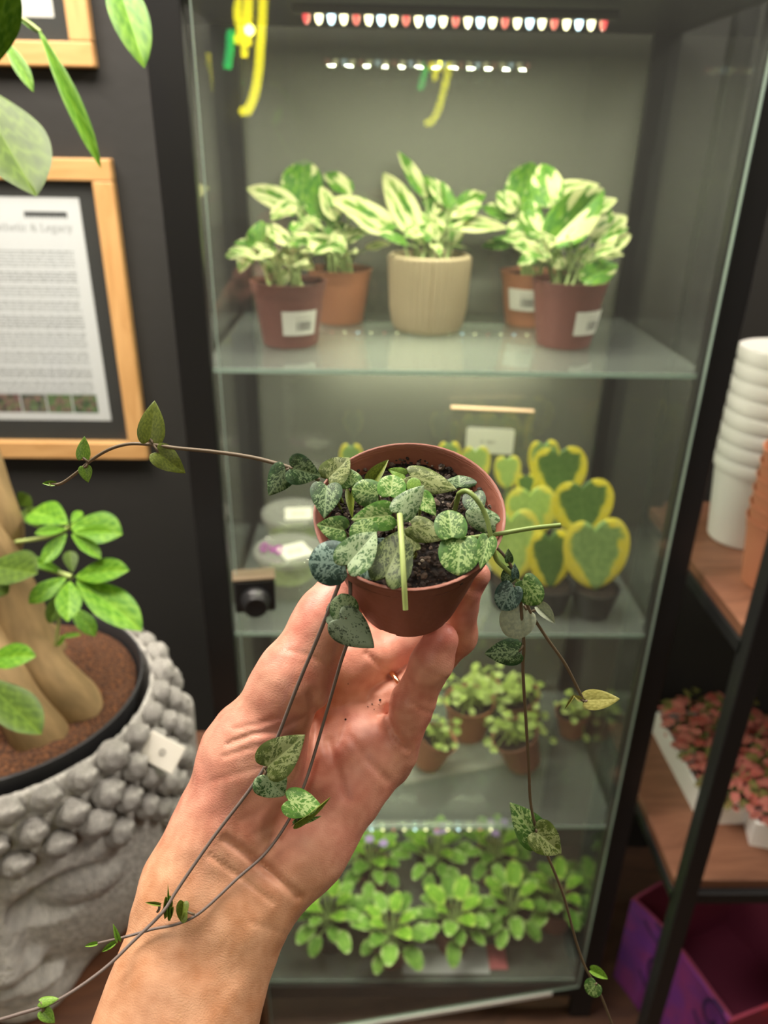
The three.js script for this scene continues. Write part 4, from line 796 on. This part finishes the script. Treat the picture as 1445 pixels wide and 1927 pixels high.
  const wall = (o, d, len, mat, name) => { // wall from point o along d, thickness inwards
    const g = new THREE.BoxGeometry(len, H, th, 10, 6, 1), p = g.attributes.position, uv = g.attributes.uv, n = g.attributes.normal; const per = V(-d.z, 0, d.x);
    for (let i = 0; i < p.count; i++) { const x = p.getX(i) + len / 2, y = p.getY(i) + H / 2, z = p.getZ(i); const bulge = 0.012 * sin(PI * x / len) * (y / H); const w = o.clone().addScaledVector(d, x).addScaledVector(per, z + bulge * (name === 'bin_front' ? 1 : -1)); p.setXYZ(i, w.x, y + 0.004 * sin(x * 25), w.z); uv.setXY(i, x / 0.34, y / 0.34); }
    g.computeVertexNormals(); part(name, g, mat, bag);
  };
  const o = V(q0.x, 0, q0.z);
  wall(o, dir, L, [out, out, red, out, inn, out].length ? out : out, 'bin_side'); wall(o.clone().addScaledVector(ac, 0.007), dir, L, inn, 'bin_lining');
  wall(o.clone().addScaledVector(ac, Wd), dir, L, inn, 'bin_side'); wall(o, ac, Wd, inn, 'bin_back'); wall(o.clone().addScaledVector(dir, L), ac, Wd, red, 'bin_front');
  const fl = new THREE.BoxGeometry(Wd, 0.006, L); const fm = mark(new THREE.Mesh(fl, inn)); fm.name = 'bin_floor'; fm.position.copy(o).addScaledVector(dir, L / 2).addScaledVector(ac, Wd / 2).sub(bag.position); fm.position.y = 0.004; fm.rotation.y = Math.atan2(dir.x, dir.z); bag.add(fm);
}
// ---------------------------------------------------------------- the hand (built in the lens frame's axes, then turned into the room)
const CP = (px, py, z) => V((px - CX) * z / FOC, -(py - CY) * z / FOC, -z);
const toWorld = new THREE.Matrix4().makeBasis(CR, CU, CF.clone().negate()).setPosition(EYE);
const S = (a, b, ra, rb) => ({ a: CP(...a), b: CP(...b), ra: ra * a[2] / FOC, rb: rb * b[2] / FOC });
const ELBOW = CP(281, 2080, 0.272).sub(CP(403, 1700, 0.308)).normalize().multiplyScalar(0.25).add(CP(281, 2080, 0.272));
const PALM = [
  { a: CP(206, 2350, 0.262), b: ELBOW, ra: 0.031, rb: 0.041 },
  S([150, 2330, 0.262], [366, 1671, 0.308], 124, 90), S([262, 2370, 0.262], [446, 1709, 0.308], 124, 90),   // forearm
  S([366, 1671, 0.308], [425, 1560, 0.314], 88, 86), S([446, 1709, 0.308], [565, 1592, 0.322], 90, 78),     // wrist
  S([425, 1560, 0.314], [475, 1425, 0.317], 88, 90), S([475, 1425, 0.317], [548, 1285, 0.313], 86, 66),      // ball of the thumb
  S([480, 1590, 0.33], [655, 1340, 0.357], 70, 62), S([565, 1592, 0.322], [700, 1425, 0.338], 80, 70),      // palm, heel
  S([590, 1275, 0.345], [690, 1222, 0.354], 44, 42),
  S([640, 1310, 0.36], [735, 1400, 0.35], 56, 52), S([620, 1290, 0.36], [705, 1255, 0.36], 50, 42),      // knuckle pads
];
const FINGERS = [
  [S([548, 1285, 0.313], [612, 1168, 0.318], 66, 57), S([612, 1168, 0.318], [668, 1072, 0.325], 57, 43)],
  [S([640, 1260, 0.354], [690, 1130, 0.364], 36, 33), S([690, 1130, 0.364], [748, 1035, 0.352], 33, 30), S([748, 1035, 0.352], [778, 962, 0.331], 30, 27)],
  [S([655, 1262, 0.35], [785, 1206, 0.356], 46, 36), S([785, 1208, 0.357], [862, 1135, 0.342], 34, 30), S([862, 1135, 0.342], [897, 1082, 0.319], 30, 26)],
  [S([728, 1322, 0.347], [802, 1268, 0.35], 36, 33), S([802, 1268, 0.35], [864, 1196, 0.341], 33, 31), S([864, 1196, 0.341], [878, 1112, 0.322], 31, 27)],
  [S([742, 1408, 0.336], [775, 1325, 0.33], 46, 39), S([775, 1325, 0.332], [812, 1248, 0.322], 38, 36), S([812, 1248, 0.322], [830, 1203, 0.318], 36, 32)],
];
// folds of the skin: points in the picture, depth (mm), half width (pixels)
const FOLDS = [
  [[[425, 1580], [455, 1602], [490, 1626], [530, 1660], [560, 1686]], 1.7, 8], [[[396, 1612], [454, 1652], [512, 1698]], 0.6, 6], [[[470, 1735], [540, 1760]], 0.25, 6],
  [[[586, 1308], [596, 1330], [594, 1372], [590, 1400], [585, 1450], [560, 1520], [520, 1575]], 1.8, 9],
  [[[729, 1330], [734, 1355], [745, 1385], [766, 1408]], 1.8, 6],
  [[[650, 1350], [648, 1372], [640, 1400]], 0.8, 8], [[[618, 1395], [635, 1450], [650, 1500]], 0.9, 9], [[[660, 1390], [690, 1430], [728, 1468]], 0.9, 9],
  [[[690, 1230], [712, 1250], [735, 1275]], 1.2, 6], [[[640, 1330], [690, 1318], [735, 1312]], 0.45, 7],
  [[[430, 1400], [475, 1382], [520, 1376], [560, 1356], [588, 1340]], 0.9, 5], [[[420, 1425], [470, 1408], [520, 1400]], 0.6, 5], [[[440, 1372], [490, 1362], [540, 1345]], 0.5, 5], [[[400, 1470], [450, 1455], [510, 1440]], 0.25, 6],
  [[[545, 1225], [580, 1232], [612, 1250]], 0.4, 5], [[[772, 1322], [795, 1338], [822, 1345]], 0.45, 5], [[[796, 1262], [822, 1272], [842, 1278]], 0.4, 5],
  [[[480, 1570], [530, 1545], [575, 1525]], 0.5, 7], [[[455, 1545], [500, 1520], [540, 1490]], 0.35, 7],
];
function fastCap(x, y, z, s) {
  const bx = s.b.x - s.a.x, by = s.b.y - s.a.y, bz = s.b.z - s.a.z, px = x - s.a.x, py = y - s.a.y, pz = z - s.a.z;
  let t = (px * bx + py * by + pz * bz) / (bx * bx + by * by + bz * bz); t = t < 0 ? 0 : t > 1 ? 1 : t;
  const dx = px - bx * t, dy = py - by * t, dz = pz - bz * t;
  return sqrt(dx * dx + dy * dy + dz * dz) - (s.ra + (s.rb - s.ra) * t);
}
function handSDF(x, y, z) {
  let d = 1;
  for (const s of PALM) d = smin(d, fastCap(x, y, z, s), 0.012);
  let fmin = 1;
  for (const f of FINGERS) {
    let e = 1; for (const s of f) e = smin(e, fastCap(x, y, z, s), 0.005);
    fmin = smin(fmin, e, 0.0012);
    if (f === FINGERS[0]) { d = smin(d, e, 0.008); fmin = 1; }
  }
  d = smin(d, fmin, 0.0032);
  if (abs(d) < 0.004) {
    const px = CX + FOC * x / -z, py = CY - FOC * y / -z;
    for (const [pts, dep, w] of FOLDS) {
      let best = 1e9;
      for (let i = 0; i < pts.length - 1; i++) {
        const [ax, ay] = pts[i], [bx, by] = pts[i + 1], ex = bx - ax, ey = by - ay; let t = ((px - ax) * ex + (py - ay) * ey) / (ex * ex + ey * ey); t = t < 0 ? 0 : t > 1 ? 1 : t;
        const q = (px - ax - ex * t) ** 2 + (py - ay - ey * t) ** 2; if (q < best) best = q;
      }
      if (best < w * w * 6 && z > -0.37) d += dep * 0.001 * exp(-best / (w * w));
    }
    d -= 0.00035 * n3(x * 70, y * 70, z * 70);
  }
  return d;
}
function handZ(px, py) { const u = (px - CX) / FOC, v = -(py - CY) / FOC, l = sqrt(1 + u * u + v * v); let z = 0.2; for (let i = 0; i < 60; i++) { const d = handSDF(u * z, v * z, -z); if (d < 0.0002) return z; z += max(d, 0.0002) / l; if (z > 0.45) return 9; } return z; }
const person = thing('person', 'person\'s left hand and bare forearm holding up the small brown pot', 'person', at(330, 1900, 0.28));
{
  const lo = CP(90, 2400, 0.262); const g = surfaceNets(handSDF, V(-0.2, -0.475, -0.405), V(0.06, 0.012, -0.088), 0.00145);
  const p = g.attributes.position, col = new Float32Array(p.count * 3), uv = new Float32Array(p.count * 2), ax = CP(403, 1700, 0.3).sub(CP(281, 2080, 0.275)).normalize(), side = V(0, 0, 1).cross(ax).normalize();
  const q = V();
  for (let i = 0; i < p.count; i++) {
    q.fromBufferAttribute(p, i); const al = q.clone().sub(CP(430, 1650, 0.3)).dot(ax), palm = sstep(-0.015, 0.03, al), m = 0.07 * n3(q.x * 55, q.y * 55, q.z * 55) + 0.05 * n3(q.x * 190, q.y * 190, q.z * 190), red = clamp(0.5 + 0.9 * n3(q.x * 40 + 7, q.y * 40, q.z * 40)) * palm;
    const tip = max(exp(-q.distanceToSquared(CP(830, 1195, 0.31)) / 0.0002), exp(-q.distanceToSquared(CP(660, 1100, 0.32)) / 0.0004), exp(-q.distanceToSquared(CP(885, 1105, 0.32)) / 0.0003));
    const c = [lerp(0.59, 0.61, palm) + m, lerp(0.305, 0.29, palm) + m * 0.8 - red * 0.035 - tip * 0.04, lerp(0.17, 0.2, palm) + m * 0.6 - red * 0.02 - tip * 0.01];
    col.set(c, i * 3); uv[2 * i] = q.dot(side) * 12; uv[2 * i + 1] = q.dot(ax) * 12;
  }
  g.setAttribute('color', new THREE.BufferAttribute(col, 3)); g.setAttribute('uv', new THREE.BufferAttribute(uv, 2));
  g.applyMatrix4(toWorld);
  const skinBump = dataTex(512, 512, (u, v) => { const a = n2(u * 46 + n2(u * 9, v * 9), v * 120), b = n2(u * 120, v * 50 + 30), c = n2(u * 200, v * 200); const k = clamp(0.5 + 0.2 * a + 0.16 * b + 0.14 * c); return [k, k, k]; }, false);
  part('body', g, phys({ vertexColors: true, roughness: 0.46, bumpMap: skinBump, bumpScale: 0.00013, specularIntensity: 0.8, sheen: 0.15, sheenColor: lin(1, 0.6, 0.5), sheenRoughness: 0.5 }), person);
  const f = FINGERS[3][0], c = f.a.clone().lerp(f.b, 0.42), dir = f.b.clone().sub(f.a).normalize(), rr = lerp(f.ra, f.rb, 0.42);
  const ring = new THREE.TorusGeometry(rr + 0.0017, 0.0012, 10, 48); ring.applyMatrix4(new THREE.Matrix4().makeRotationFromQuaternion(new THREE.Quaternion().setFromUnitVectors(V(0, 0, 1), dir)).setPosition(c)); ring.applyMatrix4(toWorld);
  part('finger_ring', ring, std({ color: lin(0.95, 0.62, 0.36), metalness: 1, roughness: 0.18 }), person).userData.label = 'thin gold ring';
  const cg = new THREE.DodecahedronGeometry(1, 0), r = rng(6);
  for (const [x, y, s] of [[715, 1317, 1.1], [700, 1325, 0.7], [692, 1330, 0.6], [713, 1326, 0.5], [650, 1354, 1.0], [655, 1287, 0.5], [704, 1335, 0.4]]) { const z = handZ(x, y); if (z > 1) continue; const m = mark(new THREE.Mesh(cg, M.soil)); m.name = 'soil_crumb'; m.position.copy(at(x, y, z - 0.0001)).sub(person.position); m.scale.set(0.0006 * s, 0.0005 * s, 0.0004 * s); m.rotation.set(r() * 3, r() * 3, r() * 3); person.add(m); }
}
// ---------------------------------------------------------------- the held pot of trailing hearts
{
  const tilt = 50 * PI / 180, axisC = V(-0.015, cos(tilt), sin(tilt)).normalize(), axis = axisC.clone().transformDirection(toWorld);
  const rimC = at(770, 961, 0.275), Hp = 0.056, Rt = 0.0352, Rb = 0.0212, base = rimC.clone().addScaledVector(axis, -Hp);
  const t = thing('potted_string_of_hearts', 'small brown plastic pot of trailing marbled heart leaves held in the hand', 'plant', base);
  const rot = new THREE.Quaternion().setFromUnitVectors(V(0, 1, 0), axis);
  const G = (g) => g.applyQuaternion(rot);
  const ev = new Evaluator(); ev.useGroups = false;
  let pb = new Brush(potGeo(Rb, Rt, Hp, 0.0011)); pb.updateMatrixWorld();
  for (const a of [0.42, 2.2, 4.2, 5.4]) { const cut = new Brush(new THREE.CylinderGeometry(0.0028, 0.0034, 0.006, 14)); cut.position.set(sin(a) * -Rb * 1.0, 0.0004, cos(a) * Rb * 1.0); cut.scale.set(1.2, 1, 1.2); cut.updateMatrixWorld(); pb = ev.evaluate(pb, cut, SUBTRACTION); pb.updateMatrixWorld(); }
  const pot = part('pot', G(pb.geometry), terra(0.25, 0.088, 0.055), t, false);
  const soilMesh = part('soil', G(discGeo(Rt * 0.93, 0.0016, 9, 26, 72).translate(0, Hp - 0.0085, 0)), M.soil, t, false);
  // grit on the soil and splashed on the pot
  const gr = rng(77), gg = new THREE.DodecahedronGeometry(1, 0), gm = [std({ color: lin(0.03, 0.022, 0.017), roughness: 0.9 }), std({ color: lin(0.10, 0.07, 0.05), roughness: 0.9 }), std({ color: lin(0.3, 0.26, 0.2), roughness: 0.9 })];
  const bits = gm.map(() => []);
  for (let k = 0; k < 900; k++) { const a = gr() * 2 * PI, R = Rt * 0.92 * sqrt(gr()), s = 0.0004 + 0.0011 * gr() * gr(); const b = gg.clone(); b.scale(s, s * 0.7, s * (0.7 + gr())); b.rotateY(gr() * 6); b.translate(cos(a) * R, Hp - 0.0078 + 0.0012 * gr() + (R > Rt * 0.84 ? 0.0016 * gr() : 0), sin(a) * R); bits[gr() < 0.6 ? 0 : gr() < 0.85 ? 1 : 2].push(b); }
  bits.forEach((b, i) => { const m = part('soil_grit', G(mergeGeometries(b)), gm[i], t, false); m.userData.kind = 'stuff'; });

  const r = rng(101);
  const geos = { heart: [leafGeo('heart', { fold: 0.16, curl: -0.12, thick: 0.03, steps: 6, seg: 3 }), leafGeo('heart', { fold: 0.26, curl: -0.2, thick: 0.03, steps: 6, seg: 3, wave: 0.03 }), leafGeo('heart', { fold: 0.06, cup: -0.2, curl: 0.02, thick: 0.035, steps: 6, seg: 3 })], round: [leafGeo('round', { fold: 0.05, cup: -0.22, curl: -0.05, thick: 0.04, steps: 6, seg: 3 }), leafGeo('round', { fold: 0.14, curl: -0.1, thick: 0.035, steps: 6, seg: 3 })], folded: [leafGeo('heart', { fold: 0.9, curl: -0.15, thick: 0.03, steps: 6, seg: 3 })] };
  let gi = 0;
  const eyeDir = (p) => EYE.clone().sub(p).normalize();
  // leaf by picture points on planes parallel to the rim (heights in mm above it)
  const zp = (x, y) => [560 + x * 0.2907, 800 + y * 0.2907];
  const inPot = (bx, by, tx, ty, w, hb, ht, mat, kind = 'heart', tx2 = 0, ty2 = 0) => {
    const [ax, ay] = zp(bx, by), [cx, cy] = zp(tx, ty), o = (h) => rimC.clone().addScaledVector(axis, h * 0.001);
    const B = onPlane(ax, ay, o(hb), axis), T = onPlane(cx, cy, o(ht), axis), e = eyeDir(B);
    const face = e.clone().multiplyScalar(0.75).addScaledVector(axis, 0.35).addScaledVector(CR, tx2 + (r() - 0.5) * 0.3).addScaledVector(CU, ty2 + (r() - 0.5) * 0.3);
    const g = geos[kind][gi++ % geos[kind].length];
    const m = putLeaf(t, g, HM[mat], B, T, w * 0.2907 * depthOf(B) / FOC * 1.04, face);
    // petiole down into the soil
    const foot = B.clone().addScaledVector(axis, -0.009 - hb * 0.001).addScaledVector(rimC.clone().sub(B), 0.18);
    if (kind !== 'bare') part('petiole', tube([B.clone().addScaledVector(axis, -0.0003), B.clone().lerp(foot, 0.5).addScaledVector(CR, 0.0006), foot], 0.00055, 6, 5), r() < 0.5 ? M.stemBrown : M.stemGreen, t);
    return m;
  };
  for (const a of [
    [480, 370, 584, 220, 95, -1, 5, 'plain', 'folded'], [690, 322, 582, 282, 74, 2, 3, 'fresh'], [735, 335, 1032, 424, 185, 2, 1, 'olive', 'heart'], [758, 420, 742, 338, 92, 3, 5, 'fresh', 'round'],
    [1050, 402, 1042, 312, 212, 1, 3, 'dark', 'heart'], [1138, 440, 1152, 562, 145, 0, 0, 'dark', 'round'], [350, 392, 332, 275, 150, 0, 3, 'green', 'heart'], [200, 345, 344, 196, 185, 4, 6, 'olive', 'heart'],
    [520, 452, 352, 412, 178, 4, 5, 'green', 'round'], [600, 462, 622, 316, 180, 6, 9, 'bright', 'round'], [790, 465, 895, 576, 130, 6, 5, 'bright', 'heart'],
    [345, 448, 352, 600, 60, -2, -2, 'plain', 'folded'], [188, 398, 172, 590, 200, 5, 4, 'dark', 'heart'], [300, 680, 118, 640, 165, 5, 6, 'green', 'heart'],
    [745, 655, 965, 742, 170, 3, 3, 'olive', 'heart'], [1000, 728, 975, 540, 206, 4, 6, 'green', 'round'], [1278, 645, 1088, 562, 150, 3, 5, 'silver', 'round'], [1055, 738, 1035, 962, 258, 3, 1, 'green', 'round'], [1232, 738, 1188, 922, 125, 4, 3, 'green', 'heart'],
    [565, 985, 715, 636, 275, 1, 3, 'deep', 'heart'], [500, 745, 440, 1004, 230, 2, -1, 'blue', 'round'], [600, 585, 348, 606, 195, 8, 9, 'bright', 'heart'], [440, 720, 400, 606, 185, 6, 8, 'green', 'round'],
    [662, 566, 816, 394, 172, 10, 12, 'silver', 'heart'], [305, 895, 70, 885, 285, 7, 6, 'blue', 'round'], [322, 905, 519, 668, 245, 9, 11, 'silver', 'heart'], [760, 815, 640, 700, 120, 0, 1, 'olive', 'round'], [830, 640, 690, 600, 70, 1, 2, 'plain', 'folded'],
  ]) inPot(...a);

  // ---- free vines: picture points with depth
  const pts3 = (list) => list.map(([x, y, z]) => at(x, y, z));
  const vine = (name, list, rad, mat, r1 = rad) => part(name, tube(pts3(list), rad, list.length * 8, 7, r1), mat, t);
  const rest = (list) => list.map(([x, y, z]) => [x, y, min(z, handZ(x, y) - 0.0016)]);
  const V1 = rest([[652, 1062, 0.266], [632, 1115, 0.268], [600, 1195, 0.275], [560, 1290, 0.281], [522, 1388, 0.286], [498, 1444, 0.288], [467, 1490, 0.289], [400, 1578, 0.287], [330, 1680, 0.282], [310, 1712, 0.279], [250, 1772, 0.273], [200, 1820, 0.268], [130, 1870, 0.262], [85, 1893, 0.259], [40, 1907, 0.256], [-10, 1922, 0.252]]);
  const V2 = rest([[658, 1068, 0.27], [659, 1125, 0.272], [655, 1200, 0.28], [640, 1250, 0.29], [610, 1355, 0.303], [575, 1470, 0.302], [545, 1540, 0.301], [500, 1605, 0.3], [450, 1650, 0.3], [370, 1722, 0.3], [330, 1740, 0.297], [290, 1748, 0.29], [240, 1762, 0.282], [165, 1780, 0.274]]);
  const zAt = (list, y) => { for (let i = 0; i < list.length - 1; i++) if (y <= list[i + 1][1]) return lerp(list[i][2], list[i + 1][2], clamp((y - list[i][1]) / (list[i + 1][1] - list[i][1]))); return list[list.length - 1][2]; };
  const V3 = [[600, 903, 0.272], [572, 890, 0.268], [545, 880, 0.268], [480, 862, 0.272], [400, 850, 0.278], [330, 843, 0.283], [287, 837, 0.286], [240, 836, 0.289], [205, 846, 0.291], [172, 866, 0.293], [140, 893, 0.294], [112, 911, 0.295], [92, 911, 0.296]];
  const V4 = [[856, 960, 0.284], [862, 935, 0.276], [866, 927, 0.271], [878, 924, 0.268], [892, 934, 0.266], [912, 965, 0.266], [926, 1020, 0.266], [934, 1052, 0.267], [958, 1076, 0.27], [974, 1092, 0.272], [980, 1118, 0.275]];
  const V5 = [[980, 1118, 0.275], [981, 1149, 0.278], [986, 1216, 0.284], [984, 1252, 0.288], [990, 1360, 0.3], [995, 1440, 0.309], [999, 1515, 0.318], [1012, 1570, 0.324], [1030, 1610, 0.33], [1060, 1685, 0.34], [1085, 1775, 0.352], [1102, 1822, 0.358], [1128, 1868, 0.366], [1158, 1945, 0.38]];
  const V6 = [[976, 1100, 0.273], [990, 1134, 0.276], [1002, 1159, 0.279], [1029, 1201, 0.284], [1064, 1251, 0.29], [1087, 1296, 0.295], [1099, 1320, 0.298]];
  vine('vine', V1, 0.00075, M.stemGrey, 0.0006); vine('vine', V2, 0.00075, M.stemGrey, 0.0005); vine('vine', V3, 0.0008, M.stemBrown, 0.0006); vine('vine', V4, 0.001, M.stemGreen, 0.0008); vine('vine', V5, 0.00065, M.stemBrown, 0.0006); vine('vine', V6, 0.0006, M.stemBrown);
  vine('vine', [[934, 1030, 0.272], [948, 1045, 0.272], [960, 1062, 0.273], [972, 1090, 0.274]], 0.0006, M.stemBrown);
  // two cut flower stalks
  vine('cut_stalk', [[752, 968, 0.26], [757, 1040, 0.25], [760, 1095, 0.246], [763, 1148, 0.246]], 0.0011, M.stemLight, 0.0009);
  vine('cut_stalk', [[872, 1014, 0.272], [930, 1006, 0.268], [1000, 994, 0.266], [1055, 988, 0.265]], 0.0009, M.stemGreen, 0.0008);

  // leaves on the vines: base x,y, tip x,y, width (pixels), depth, material, kind, face tilt right / up, depth of tip
  const free = (bx, by, tx, ty, w, z, mat, kind = 'heart', fr = 0, fu = 0.15, dz = 0, stem = null) => {
    const B = at(bx, by, z), T = at(tx, ty, z + dz), g = geos[kind][gi++ % geos[kind].length];
    putLeaf(t, g, HM[mat], B, T, w * z / FOC * 1.03, eyeDir(B).addScaledVector(CR, fr).addScaledVector(CU, fu));
    if (stem) part('petiole', tube([at(stem[0], stem[1], stem[2] ?? z), at((stem[0] + bx) / 2 + 1.5, (stem[1] + by) / 2 + 1, z - 0.0005), B], 0.0005, 6, 5), M.stemBrown, t);
  };
  // left spray
  free(549, 881, 603, 895, 58, 0.2655, 'dark', 'heart', 0, 0.1, 0, [547, 880]); free(537, 884, 506, 933, 50, 0.268, 'dark', 'heart', -0.1, 0.1, 0, [545, 880]);
  free(283, 826, 291, 753, 49, 0.286, 'plain', 'heart', 0, 0, 0, [287, 837]); free(298, 852, 347, 889, 46, 0.285, 'plain', 'heart', 0, 0, 0, [289, 838]);
  free(156, 861, 159, 821, 25, 0.293, 'fresh', 'heart', 0, 0, 0, [166, 870]); free(159, 880, 166, 908, 24, 0.293, 'fresh', 'heart', 0, 0, 0, [164, 872]); free(104, 911, 78, 909, 10, 0.296, 'fresh', 'folded'); free(100, 914, 92, 905, 9, 0.2955, 'plain', 'folded');
  // dangling pair in front of the thumb
  free(652, 1164, 642, 1117, 54, 0.267, 'silver', 'round', 0.1, 0.2, 0, [657, 1120, 0.2725]); free(628, 1172, 632, 1124, 38, 0.2695, 'slate', 'round', -0.7, 0.1, 0.002); free(640, 1166, 704, 1219, 70, 0.2645, 'slate', 'heart', 0, 0.1, 0, [657, 1160, 0.275]);
  // on the palm
  const zl = zAt(V1, 1445) - 0.001;
  free(505, 1441, 571, 1385, 74, zl - 0.004, 'olive', 'heart', 0.1, 0.1, -0.002, [498, 1444, zl + 0.001]); free(499, 1458, 537, 1501, 66, zl - 0.001, 'silver', 'heart', -0.2, 0.1, 0.001, [498, 1446, zl + 0.001]);
  const zm = zAt(V2, 1510);
  free(543, 1507, 608, 1522, 55, zm - 0.004, 'bright', 'heart', 0, 0.3, -0.001, [560, 1512, zm]); free(560, 1544, 622, 1504, 12, zm - 0.004, 'plain', 'folded', 0.2, -0.4, -0.003, [556, 1530, zm]); free(558, 1540, 604, 1538, 14, zm - 0.003, 'green', 'folded', 0, -0.5, -0.002);
  // on the wrist
  const zw = (x, y) => handZ(x, y) > 1 ? 0.277 : handZ(x, y) - 0.003;
  free(314, 1690, 311, 1732, 17, zw(312, 1710), 'plain', 'folded', 0.3, 0, 0, [304, 1718]); free(318, 1722, 316, 1665, 6, zw(316, 1700) - 0.001, 'fresh', 'folded'); free(300, 1702, 272, 1698, 7, 0.277, 'plain', 'folded', 0, 0, 0, [296, 1716]); free(324, 1708, 318, 1735, 8, zw(320, 1720), 'plain', 'folded');
  free(353, 1716, 339, 1716, 36, zw(345, 1714), 'plain', 'round', -0.4, 0.1, 0, [366, 1721]); free(345, 1698, 340, 1738, 16, zw(343, 1716) - 0.0008, 'plain', 'folded', -0.4, 0.1);
  free(222, 1768, 213, 1739, 10, 0.279, 'fresh', 'folded'); free(216, 1775, 190, 1792, 10, 0.279, 'fresh', 'folded'); free(182, 1776, 158, 1781, 8, 0.274, 'fresh', 'folded');
  free(77, 1886, 112, 1880, 18, 0.258, 'fresh', 'heart', 0, 0.5, 0, [80, 1894]); free(80, 1903, 104, 1925, 24, 0.258, 'fresh', 'heart', 0.2, 0.1, 0, [80, 1896]);
  // right side cluster
  free(966, 1103, 942, 1148, 50, 0.268, 'blue', 'round', -0.1, 0.2, 0, [979, 1108]); free(983, 1092, 1018, 1136, 52, 0.2685, 'green', 'round', 0.2, 0.2, 0, [980, 1106]);
  free(990, 1148, 948, 1194, 66, 0.2795, 'pale', 'round', -0.2, 0.1, 0.002, [986, 1140]); free(1012, 1143, 1046, 1173, 26, 0.281, 'pale', 'folded', 0.3, 0.2, 0, [1002, 1150]); free(974, 1226, 911, 1230, 50, 0.283, 'dark', 'heart', 0, 0, 0, [984, 1214]);
  free(958, 1056, 956, 1032, 16, 0.269, 'dark', 'folded'); free(968, 1072, 945, 1096, 30, 0.2725, 'dark', 'round', -0.5, 0.2); free(970, 1086, 968, 1060, 15, 0.27, 'blue', 'folded');
  free(1104, 1318, 1168, 1314, 38, 0.297, 'yellow', 'heart', 0, 0.2, 0, [1099, 1320]); free(1092, 1316, 1078, 1308, 10, 0.297, 'yellow', 'folded', 0, 0, 0, [1098, 1319]); free(1078, 1312, 1062, 1335, 5, 0.297, 'yellow', 'folded');
  free(1010, 1578, 962, 1512, 60, 0.322, 'green', 'heart', 0, 0.2, 0, [1006, 1545]); free(1008, 1566, 1062, 1608, 60, 0.318, 'olive', 'heart', 0.1, 0.1, 0, [1008, 1560]);
  free(1112, 1826, 1146, 1842, 18, 0.356, 'fresh', 'folded', 0, 0.3); free(1122, 1850, 1106, 1872, 32, 0.358, 'green', 'round', 0, 0, 0, [1120, 1852]);
}
scene.updateMatrixWorld(true);
renderer.render(scene, camera);
